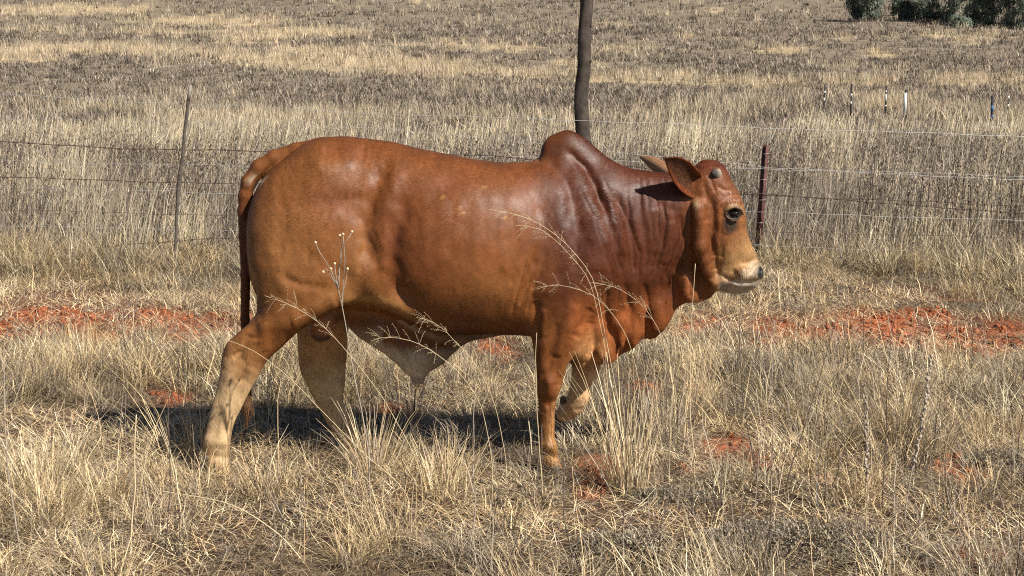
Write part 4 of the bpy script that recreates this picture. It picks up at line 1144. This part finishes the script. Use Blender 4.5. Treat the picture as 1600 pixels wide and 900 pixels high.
# thin crooked stick holding the strands on the left
yK = 13.7
kp = [(298, 133), (294, 158), (292, 180), (288, 210), (286, 240), (280, 280), (278, 300), (276, 340), (275, 370), (273, 395), (271, 425)]
P = np.array([W(a, b, yK) for a, b in kp])
v, f = tube(P, [.013, .016, .016, .014, .015, .018, .015, .015, .014, .016, .014], 8)
st = mesh_np('fence_stick', v, f, m_stick)
set_props(st, 'thin crooked grey stick standing upright in the fence left of the tail', 'stick')
v, f = tube(P[:2] * .999 + P[1:3] * .001 if False else P[:2], [.0142, .0168], 8)
mesh_np('bleached_tip', v, f, mat_plain('bleached_wood', (.22, .19, .165), noise=.2), st)
m_tie = m_wire

# small far posts of a second fence, black with white or blue bands
FARP = [(1288, 132, 158, 52, 'w1', 'thin leaning black and white marker post, leftmost of the far posts'),
        (1330, 131, 163, 47, 'w2', 'black post with two white bands in the far grass, second from the left'),
        (1384, 135, 168, 46, 'w3', 'thin far post with a white middle, just left of the widest white post'),
        (1415, 140, 182, 41, 'w4', 'mostly white far post with a black edge, widest of the row'),
        (1550, 150, 200, 38, 'b', 'black far post with a blue band and white foot'),
        (1575, 150, 170, 48, 'w5', 'short thin white and black far post nearest the right edge')]
for fx, fy0, fy1, yy, kind, lab in FARP:
    t_ = W(fx + 1, fy0, yy); b_ = W(fx - 1, fy1 + 16, yy)
    b_[2] = float(gz(b_[0], yy)) - .05
    r_ = {'w4': .042, 'b': .038}.get(kind, .026)
    v, f = tube([t_, (t_ + b_) / 2, b_], r_, 8)
    o = mesh_np('marker_post', v, f, m_black)
    set_props(o, lab, 'post', 'marker posts of the far fence')
    bands = {'w1': [(.40, .52, m_white), (.8, 1, m_white)], 'w2': [(.48, .60, m_white), (.86, 1.0, m_white)], 'w3': [(.2, .28, m_white), (.38, .72, m_white), (.88, .96, m_white)], 'w4': [(.12, .96, m_white)], 'b': [(.3, .48, m_blue), (.6, .68, m_blue), (.92, 1.02, m_white)], 'w5': [(.0, .25, m_white), (.65, .85, m_white)]}[kind]
    for a, b, mm in bands:
        za, zb = W(fx, fy0 + (fy1 - fy0) * a, yy)[2], W(fx, fy0 + (fy1 - fy0) * b, yy)[2]
        fa_, fb_ = (t_[2] - za) / (t_[2] - b_[2]), (t_[2] - zb) / (t_[2] - b_[2])
        pa, pb = t_ + (b_ - t_) * fa_, t_ + (b_ - t_) * fb_
        if kind == 'w4': pa = pa - np.array([.02, .01, 0]); pb = pb - np.array([.02, .01, 0])
        v, f = tube([pa, pb], r_ * 1.12, 8)
        mesh_np('painted_band', v, f, mm, o)

# trees at the far edge of the slope
m_leaf = mat_vcol('tree_leaf', rough=.6, spec=.25, transl=.35)
m_trunk = mat_plain('tree_bark', (.30, .26, .22), rough=.9, noise=.3, nscale=3)
def tree(px_, base_py, y, width_px, h, lab, dk=1.0, trunks=1):
    h = h * .62
    b = W(px_, base_py, y); gx = b[0]; g0 = float(gz(gx, y))
    r = width_px / FPX * y / 2
    tr = Pile()
    for k in range(trunks):
        off = (rnd.random() - .5) * r * .8 * (trunks > 1)
        p = [(gx + off, y, g0 - .3), (gx + off * 1.1 + .1, y + .1, g0 + h * .3), (gx + off * 1.2 - .1, y, g0 + h * .6), (gx + off, y, g0 + h * .9)]
        v, f = tube(p, [.22, .17, .11, .03], 8); tr.add(v, f)
        for q in range(6):
            a = rnd.random() * 6.28; z0 = h * (.3 + .09 * q)
            v, f = tube([(gx + off, y, g0 + z0), (gx + off + math.cos(a) * r * .4, y + math.sin(a) * r * .4, g0 + z0 + h * .1), (gx + off + math.cos(a) * r * .75, y + math.sin(a) * r * .75, g0 + z0 + h * .15)], [.07, .05, .02], 5, caps=False); tr.add(v, f)
    root = bpy.data.objects.new('gum_tree', None); sc.collection.objects.link(root)
    set_props(root, lab, 'tree', 'trees at the far right edge')
    tr.build('trunk', m_trunk, root)
    n = 46; cl_ = []
    for k in range(n):
        u = rnd.random(); zz_ = h * (.05 + .95 * u)
        rad = r * (.55 + .6 * math.sin(min(1, .12 + u) * math.pi * .85))
        a = rnd.random() * 6.28; q = math.sqrt(rnd.random())
        cl_.append((gx + math.cos(a) * rad * q, y + math.sin(a) * rad * q, g0 + zz_, .35 + .5 * rnd.random()))
    cl_ = np.array(cl_); per = 70
    t_ = np.repeat(np.arange(n), per); m = n * per
    d = rs.randn(m, 3); d /= np.linalg.norm(d, axis=1, keepdims=True); d *= (rs.rand(m, 1) ** .4)
    base = cl_[t_, :3] + d * cl_[t_, 3:4] * np.array([1.1, 1.1, .8])
    tone = (.6 + .8 * rs.rand(n))[t_][:, None]
    cc = np.array([.165, .19, .145]) * dk * tone * (.7 + .6 * rs.rand(m, 1)) + (rs.rand(m, 1) < .15) * np.array([.05, .05, .02])  # leaf green greyed and lightened: distance haze put into the colour
    V_, F_, C_ = strips(base, (.30 + .22 * rs.rand(m)), .08 + .07 * rs.rand(m), rs.rand(m) * 6.28, 1 + rs.rand(m) * 2, rs.rand(m) * .5, cc, segs=1, tip=.4)
    mesh_np('crown', V_, F_, m_leaf, root, C_, smooth=False)
TREES = [(1341, 27, 175, 26, 9, 'small dark gum tree, leftmost of the far trees', 1.0, 1), (1363, 26, 172, 24, 8, 'paler bushy tree touching the leftmost far tree', 1.25, 1),
         (1404, 12, 190, 14, 6, 'slim leaning sapling between the left pair and the dark trees', .9, 1), (1415, 29, 171, 11, 3.2, 'very small round bush tree below the slim sapling', .8, 1),
         (1436, 28, 172, 16, 3.6, 'low rounded bush left of the darkest tree', 1.0, 1), (1455, 32, 168, 30, 9, 'darkest dense tree in the middle of the far row', .7, 1), (1484, 33, 167, 26, 9, 'grey-green open tree with a visible pale trunk', 1.5, 2),
         (1518, 40, 163, 30, 10, 'tall thin crowned tree right of the grey-green one', 1.35, 2), (1545, 46, 161, 28, 10, 'mid green tree, third from the right edge', 1.05, 2), (1575, 52, 159, 34, 11, 'large tree with pale trunk, second from the right edge', 1.1, 2), (1600, 54, 157, 30, 11, 'dark tree cut by the right edge', .8, 1),
         (1500, 54, 158, 14, 1.6, 'low olive bush at the foot of the far trees', 1.5, 1)]
for t in TREES: tree(*t)

# single stems in the foreground: px path from base to tip
m_dark = mat_plain('dark_twig', (.11, .08, .065), rough=.8, noise=.35, nscale=40)
m_straw = mat_plain('straw_stalk', (.56, .44, .27), rough=.5, noise=.18, nscale=30)
m_greyst = mat_plain('grey_stalk', (.33, .27, .21), rough=.7, noise=.3, nscale=30)
def spline(P, n=26):
    P = np.array(P, float); L = np.concatenate([[0], np.cumsum(np.linalg.norm(np.diff(P, axis=0), axis=1))])
    s = np.linspace(0, L[-1], n)
    return np.stack([smooth_interp(s, L, P[:, k]) for k in range(3)], 1)
def stalk(name, path, y0, dy, r, mat, lab, cat, head=None, group=None, kids=()):
    """path in px from the foot up; the stem leans dy metres in depth by its tip"""
    n = len(path)
    P = [W(a, b, y0 + dy * (i / (n - 1)) ** 1.5) for i, (a, b) in enumerate(path)]
    foot = P[0].copy(); foot[2] = min(foot[2], float(gz_full(foot[0], foot[1]))) - .02
    if P[0][2] - foot[2] > .06: P = [foot] + P
    else: P[0] = foot
    S = spline(P)
    S[:, 0] += np.interp(np.linspace(0, 1, len(S)), np.linspace(0, 1, 8), [0] + [rnd.uniform(-.004, .004) for _ in range(7)])
    v, f = tube(S, np.linspace(r, r * .45, len(S)), 6)
    o = mesh_np(name, v, f, mat)
    set_props(o, lab, cat, group)
    if head == 'panicle':
        pl = Pile()
        v, f = tube(S[int(len(S) * .68):], r * .5, 5, caps=False); pl.add(v, f)
        for k in range(26):
            i = int(len(S) * (.70 + .29 * rnd.random())); i = min(i, len(S) - 2)
            c = S[i]; d = S[min(i + 1, len(S) - 1)] - S[i - 1]; d /= np.linalg.norm(d)
            q = d * rnd.uniform(.3, 1) + np.array([rnd.uniform(-1, 1) * .6, rnd.uniform(-1, 1) * .6, rnd.uniform(-.7, .8)])
            q /= np.linalg.norm(q); l = rnd.uniform(.02, .075) * (1.1 - abs(i / len(S) - .8))
            e = c + q * l; m_ = (c + e) / 2 + np.array([0, 0, .006])
            v, f = tube([c, m_, e], [.0006, .0005, .0004], 3, caps=False); pl.add(v, f)
            for w_ in range(3):
                v, f = ball(c + q * l * (.55 + .2 * w_) + np.array([rnd.uniform(-1, 1), rnd.uniform(-1, 1), rnd.uniform(-1, 1)]) * .003,   .0012, n=3); pl.add(v, f)
        pl.build('seed_head', mat, o)
    if head == 'spike':
        pl = Pile()
        for k in range(60):
            i = int(len(S) * (.35 + .64 * rnd.random())); c = S[min(i, len(S) - 1)]
            v, f = ball(c + np.array([rnd.uniform(-1, 1) * .008, rnd.uniform(-1, 1) * .008, rnd.uniform(-.01, .01)]), rnd.uniform(.003, .0065), 1, 1, 1.5, n=3); pl.add(v, f)
        pl.build('seed_head', mat, o)
    for (i0, pts, bud) in kids:
        c = S[int(i0 * (len(S) - 1))]
        Q = [c] + [W(a, b, c[1] + rnd.uniform(-.02, .02)) for a, b in pts]
        v, f = tube(spline(Q, 10), np.linspace(r * .6, r * .4, 10), 5)
        br = mesh_np('branch', v, f, mat, o)
        if bud:
            v, f = ball(Q[-1], .0055, 1, 1, 1.1, n=6); mesh_np('bud', v, f, m_straw, br)
    return o
stalk('dry_weed', [(578, 722), (566, 650), (552, 580), (537, 495), (528, 452), (524, 438)], 5.72, .02, .0032, m_greyst, 'branched grey weed with round buds in front of the thigh of the bull', 'weed',
      kids=[(.97, [(513, 415), (500, 395), (493, 379)], 1), (.98, [(508, 420), (505, 425)], 1), (.99, [(529, 425), (533, 404), (534, 385), (531, 368)], 1), (.9, [(536, 440), (539, 410), (536, 366)], 1), (.99, [(524, 425), (523, 412)], 1), (.93, [(540, 440), (543, 420)], 1), (.99, [(520, 428), (517, 420)], 1), (.995, [(534, 385), (545, 372), (550, 362)], 1)])
stalk('grass_stalk', [(985, 750), (968, 640), (945, 520), (928, 440), (895, 392), (855, 358), (815, 338), (765, 327)], 5.95, -.12, .0018, m_straw, 'long pale grass stem arching over the ribs of the bull, highest of all', 'grass stalk', 'panicle')
stalk('grass_stalk', [(980, 752), (962, 640), (940, 520), (922, 440), (893, 400), (862, 370), (835, 355), (805, 352)], 5.90, -.10, .0015, m_straw, 'pale grass stem arching just below the highest one', 'grass stalk', 'panicle')
stalk('grass_stalk', [(1008, 752), (1000, 620), (985, 540), (955, 490), (925, 462), (895, 450), (868, 445), (838, 452)], 5.85, -.05, .0014, m_straw, 'pale arching stem crossing the elbow of the bull', 'grass stalk', 'panicle')
stalk('grass_stalk', [(1045, 740), (1050, 600), (1035, 530), (1010, 485), (985, 462), (955, 447), (925, 442)], 5.85, -.05, .0014, m_straw, 'pale arching stem in front of the dewlap', 'grass stalk', 'panicle')
stalk('grass_stalk', [(770, 735), (752, 640), (725, 590), (695, 562), (660, 540), (630, 530), (600, 527), (578, 533)], 5.75, -.06, .0016, m_straw, 'pale stem arching under the belly to the left', 'grass stalk', 'panicle')
stalk('grass_stalk', [(790, 730), (765, 610), (735, 560), (712, 535), (690, 512), (668, 500), (650, 496)], 5.9, -.04, .0014, m_straw, 'pale stem curling up against the belly of the bull', 'grass stalk', 'panicle')
stalk('grass_stalk', [(660, 760), (610, 640), (560, 570), (500, 505), (450, 475), (412, 462)], 5.6, -.03, .0015, m_straw, 'pale stem slanting left across the near hind thigh', 'grass stalk', 'panicle')
stalk('grass_stalk', [(640, 790), (560, 700), (500, 640), (440, 580), (390, 545), (345, 528)], 5.45, -.03, .0015, m_straw, 'pale stem slanting left across the hock', 'grass stalk')
stalk('grass_stalk', [(200, 905), (207, 820), (211, 740), (212, 648)], 5.02, 0, .0042, m_straw, 'thick pale upright stalk at the lower left', 'grass stalk')
stalk('dry_twig', [(256, 905), (262, 800), (266, 740), (262, 610)], 5.02, .0, .0028, m_dark, 'dark thin upright twig beside the thick pale stalk', 'twig')
stalk('dry_twig', [(36, 905), (24, 810), (10, 720), (6, 560)], 5.0, .0, .0034, m_greyst, 'tall grey twig at the far left edge', 'twig')
stalk('dry_twig', [(828, 905), (800, 830), (775, 770), (748, 708)], 5.0, 0, .0030, m_dark, 'dark twig leaning left below the belly', 'twig')
stalk('grass_stalk', [(500, 905), (430, 830), (350, 785), (240, 765)], 5.0, .1, .0026, m_straw, 'pale stem arching low over the bottom left grass', 'grass stalk')
stalk('dry_twig', [(1186, 770), (1170, 680), (1158, 580), (1156, 500), (1160, 420)], 5.72, 0, .0026, m_dark, 'dark straight twig crossing in front of the muzzle', 'twig')
stalk('dry_twig', [(1206, 760), (1208, 660), (1206, 580), (1210, 500)], 5.75, 0, .0024, m_greyst, 'grey upright twig just right of the muzzle twig', 'twig')
stalk('dry_twig', [(1228, 775), (1250, 690), (1278, 600), (1308, 500)], 5.68, 0, .0028, m_dark, 'dark twig leaning right over the red soil patch', 'twig')
stalk('dry_twig', [(1379, 778), (1384, 690), (1388, 590), (1402, 470)], 5.66, 0, .0028, m_dark, 'tall straight dark twig right of the leaning one', 'twig')
stalk('seeded_weed', [(1412, 815), (1424, 740), (1440, 670), (1452, 560)], 5.5, 0, .0034, m_greyst, 'rough grey weed with a seeded stem at the right', 'weed', 'spike')
stalk('seeded_weed', [(1355, 790), (1354, 720), (1352, 650), (1350, 600)], 5.6, 0, .0028, m_greyst, 'rough grey seeded weed, shorter and left of the tall twig', 'weed', 'spike')
stalk('dry_twig', [(1545, 905), (1500, 830), (1480, 770), (1478, 700)], 5.0, 0, .0026, m_greyst, 'grey twig bending at the lower right corner', 'twig')
stalk('dry_twig', [(1322, 390), (1326, 430), (1330, 480)][::-1] + [(1318, 300), (1320, 232)], 12.6, 0, .006, m_dark, 'dark slender twig standing in the fence line right of the steel post', 'twig')
stalk('dry_twig', [(1040, 420), (1036, 300), (1038, 200), (1040, 178)], 14.3, 0, .006, m_dark, 'thin dark twig sticking up behind the ears', 'twig')
stalk('dry_twig', [(655, 720), (640, 660), (600, 600), (598, 560)], 5.9, 0, .0022, m_dark, 'short dark bent twig between the hind and fore legs', 'twig')
stalk('dry_twig', [(720, 905), (742, 800), (740, 700), (742, 600)], 5.0, .05, .0026, m_greyst, 'grey upright twig rising under the belly', 'twig')
stalk('grass_stalk', [(1085, 745), (1078, 640), (1080, 540), (1086, 412)], 5.75, 0, .0024, m_straw, 'pale straight stalk in front of the throat flap', 'grass stalk')
stalk('grass_stalk', [(848, 760), (840, 660), (838, 560), (839, 520)], 5.85, 0, .0022, m_straw, 'pale straight stalk along the near fore leg', 'grass stalk')
stalk('dry_twig', [(905, 905), (882, 800), (880, 720), (878, 660)], 5.0, .05, .0028, m_dark, 'dark upright twig in front of the fore hoof', 'twig')

# tussocks one can tell apart
def tussock(px_, py_, n, hgt, spread, lab, cols, lean=.5, cat='tussock', name='grass_tussock'):
    y = on_ground(px_, py_); b = W(px_, py_, y); z0 = float(gz_full(b[0], y))
    a = rs.rand(n) * 6.28; q = np.sqrt(rs.rand(n)) * spread
    V_, F_, C_ = strips(np.stack([b[0] + np.cos(a) * q, y + np.sin(a) * q * .8, np.full(n, z0 - .02)], 1), hgt * (.35 + .65 * rs.rand(n)), .0026 + .002 * rs.rand(n), a + rs.randn(n) * .5,
                        .04 + lean * rs.rand(n) ** 1.2, .1 + .6 * rs.rand(n) ** 1.5, pick(n, cols, [3, 2, 1.2][:len(cols)]), segs=5, jit=.012, tip=.25)
    o = mesh_np(name, V_, F_, m_grass, None, C_, smooth=False)
    set_props(o, lab, cat)
tussock(985, 765, 150, .66, .09, 'big upright straw tussock in front of the lifted fore leg', [ST3, ST1, GR1], .42)
tussock(1050, 700, 90, .55, .10, 'thinner grey tussock right of the big upright one', [GR1, GR2, ST1], .35)
tussock(585, 745, 150, .40, .07, 'loose straw tussock below the far hind hoof', [ST1, ST3, GR1], .6)
tussock(1400, 690, 150, .50, .09, 'grey-brown tussock around the tall dark twig', [GR1, ST2, GR2], .4)
tussock(130, 590, 220, .42, .12, 'rounded drooping tussock left of the near hind leg', [ST2, GR1, ST1], .9)
tussock(60, 770, 150, .36, .10, 'pale upright tussock at the left edge', [ST3, ST1, GR1], .5)
tussock(690, 770, 170, .30, .10, 'bushy straw tussock below the belly', [ST1, ST3, GR1], .7)
# low dark scrub at the bottom right
def low_shrub(px_, py_, rx_, ry_, h, lab, n=5200):
    y = on_ground(px_, py_); b = W(px_, py_, y)
    a = rs.rand(n) * 6.28; q = np.sqrt(rs.rand(n))
    x = b[0] + np.cos(a) * q * rx_; yy = y + np.sin(a) * q * ry_
    zz_ = gz_full(x, yy)
    hh_ = h * (1 - q ** 2 * .7) * (.4 + .9 * fbm(x * 9, yy * 9, 2, 131))
    root = bpy.data.objects.new('low_shrub', None); sc.collection.objects.link(root); set_props(root, lab, 'shrub')
    tw = n // 5
    V_, F_, C_ = strips(np.stack([x[:tw], yy[:tw], zz_[:tw]], 1), hh_[:tw] * 1.1, np.full(tw, .0026), a[:tw], .3 + .8 * rs.rand(tw), rs.rand(tw) * .6, pick(tw, [GR2, DK, GR1], [3, 3, 1]), segs=3, jit=.06, tip=.5)
    mesh_np('twigs', V_, F_, m_stem, root, C_, smooth=False)
    V_, F_, C_ = strips(np.stack([x, yy, zz_ + hh_ * (.35 + .65 * rs.rand(n))], 1), .006 + .010 * rs.rand(n), .003 + .003 * rs.rand(n), rs.rand(n) * 6.28, rs.rand(n) * 3, rs.rand(n), pick(n, [OL, DK, GR1, (.34, .30, .22)], [2, 2, 2.5, 3]), segs=1, tip=.6)
    mesh_np('leaves', V_, F_, m_stem, root, C_, smooth=False)
low_shrub(1235, 850, .38, .22, .12, 'low olive and dark twiggy shrub at the bottom, right of centre', 5200)
low_shrub(985, 860, .20, .14, .12, 'smaller dark twiggy shrub left of the olive one', 2400)
low_shrub(1160, 590, .16, .12, .16, 'small dark grey shrub behind the muzzle twig', 2200)
low_shrub(1530, 640, .18, .16, .12, 'dark grey low shrub near the right edge', 2200)
low_shrub(1560, 720, .16, .10, .10, 'dark brown low shrub by the red patch at the right edge', 1600)
low_shrub(1050, 780, .18, .10, .08, 'flat olive shrub below the red soil patch', 1800)
print('things', round(time.time() - T0, 1))
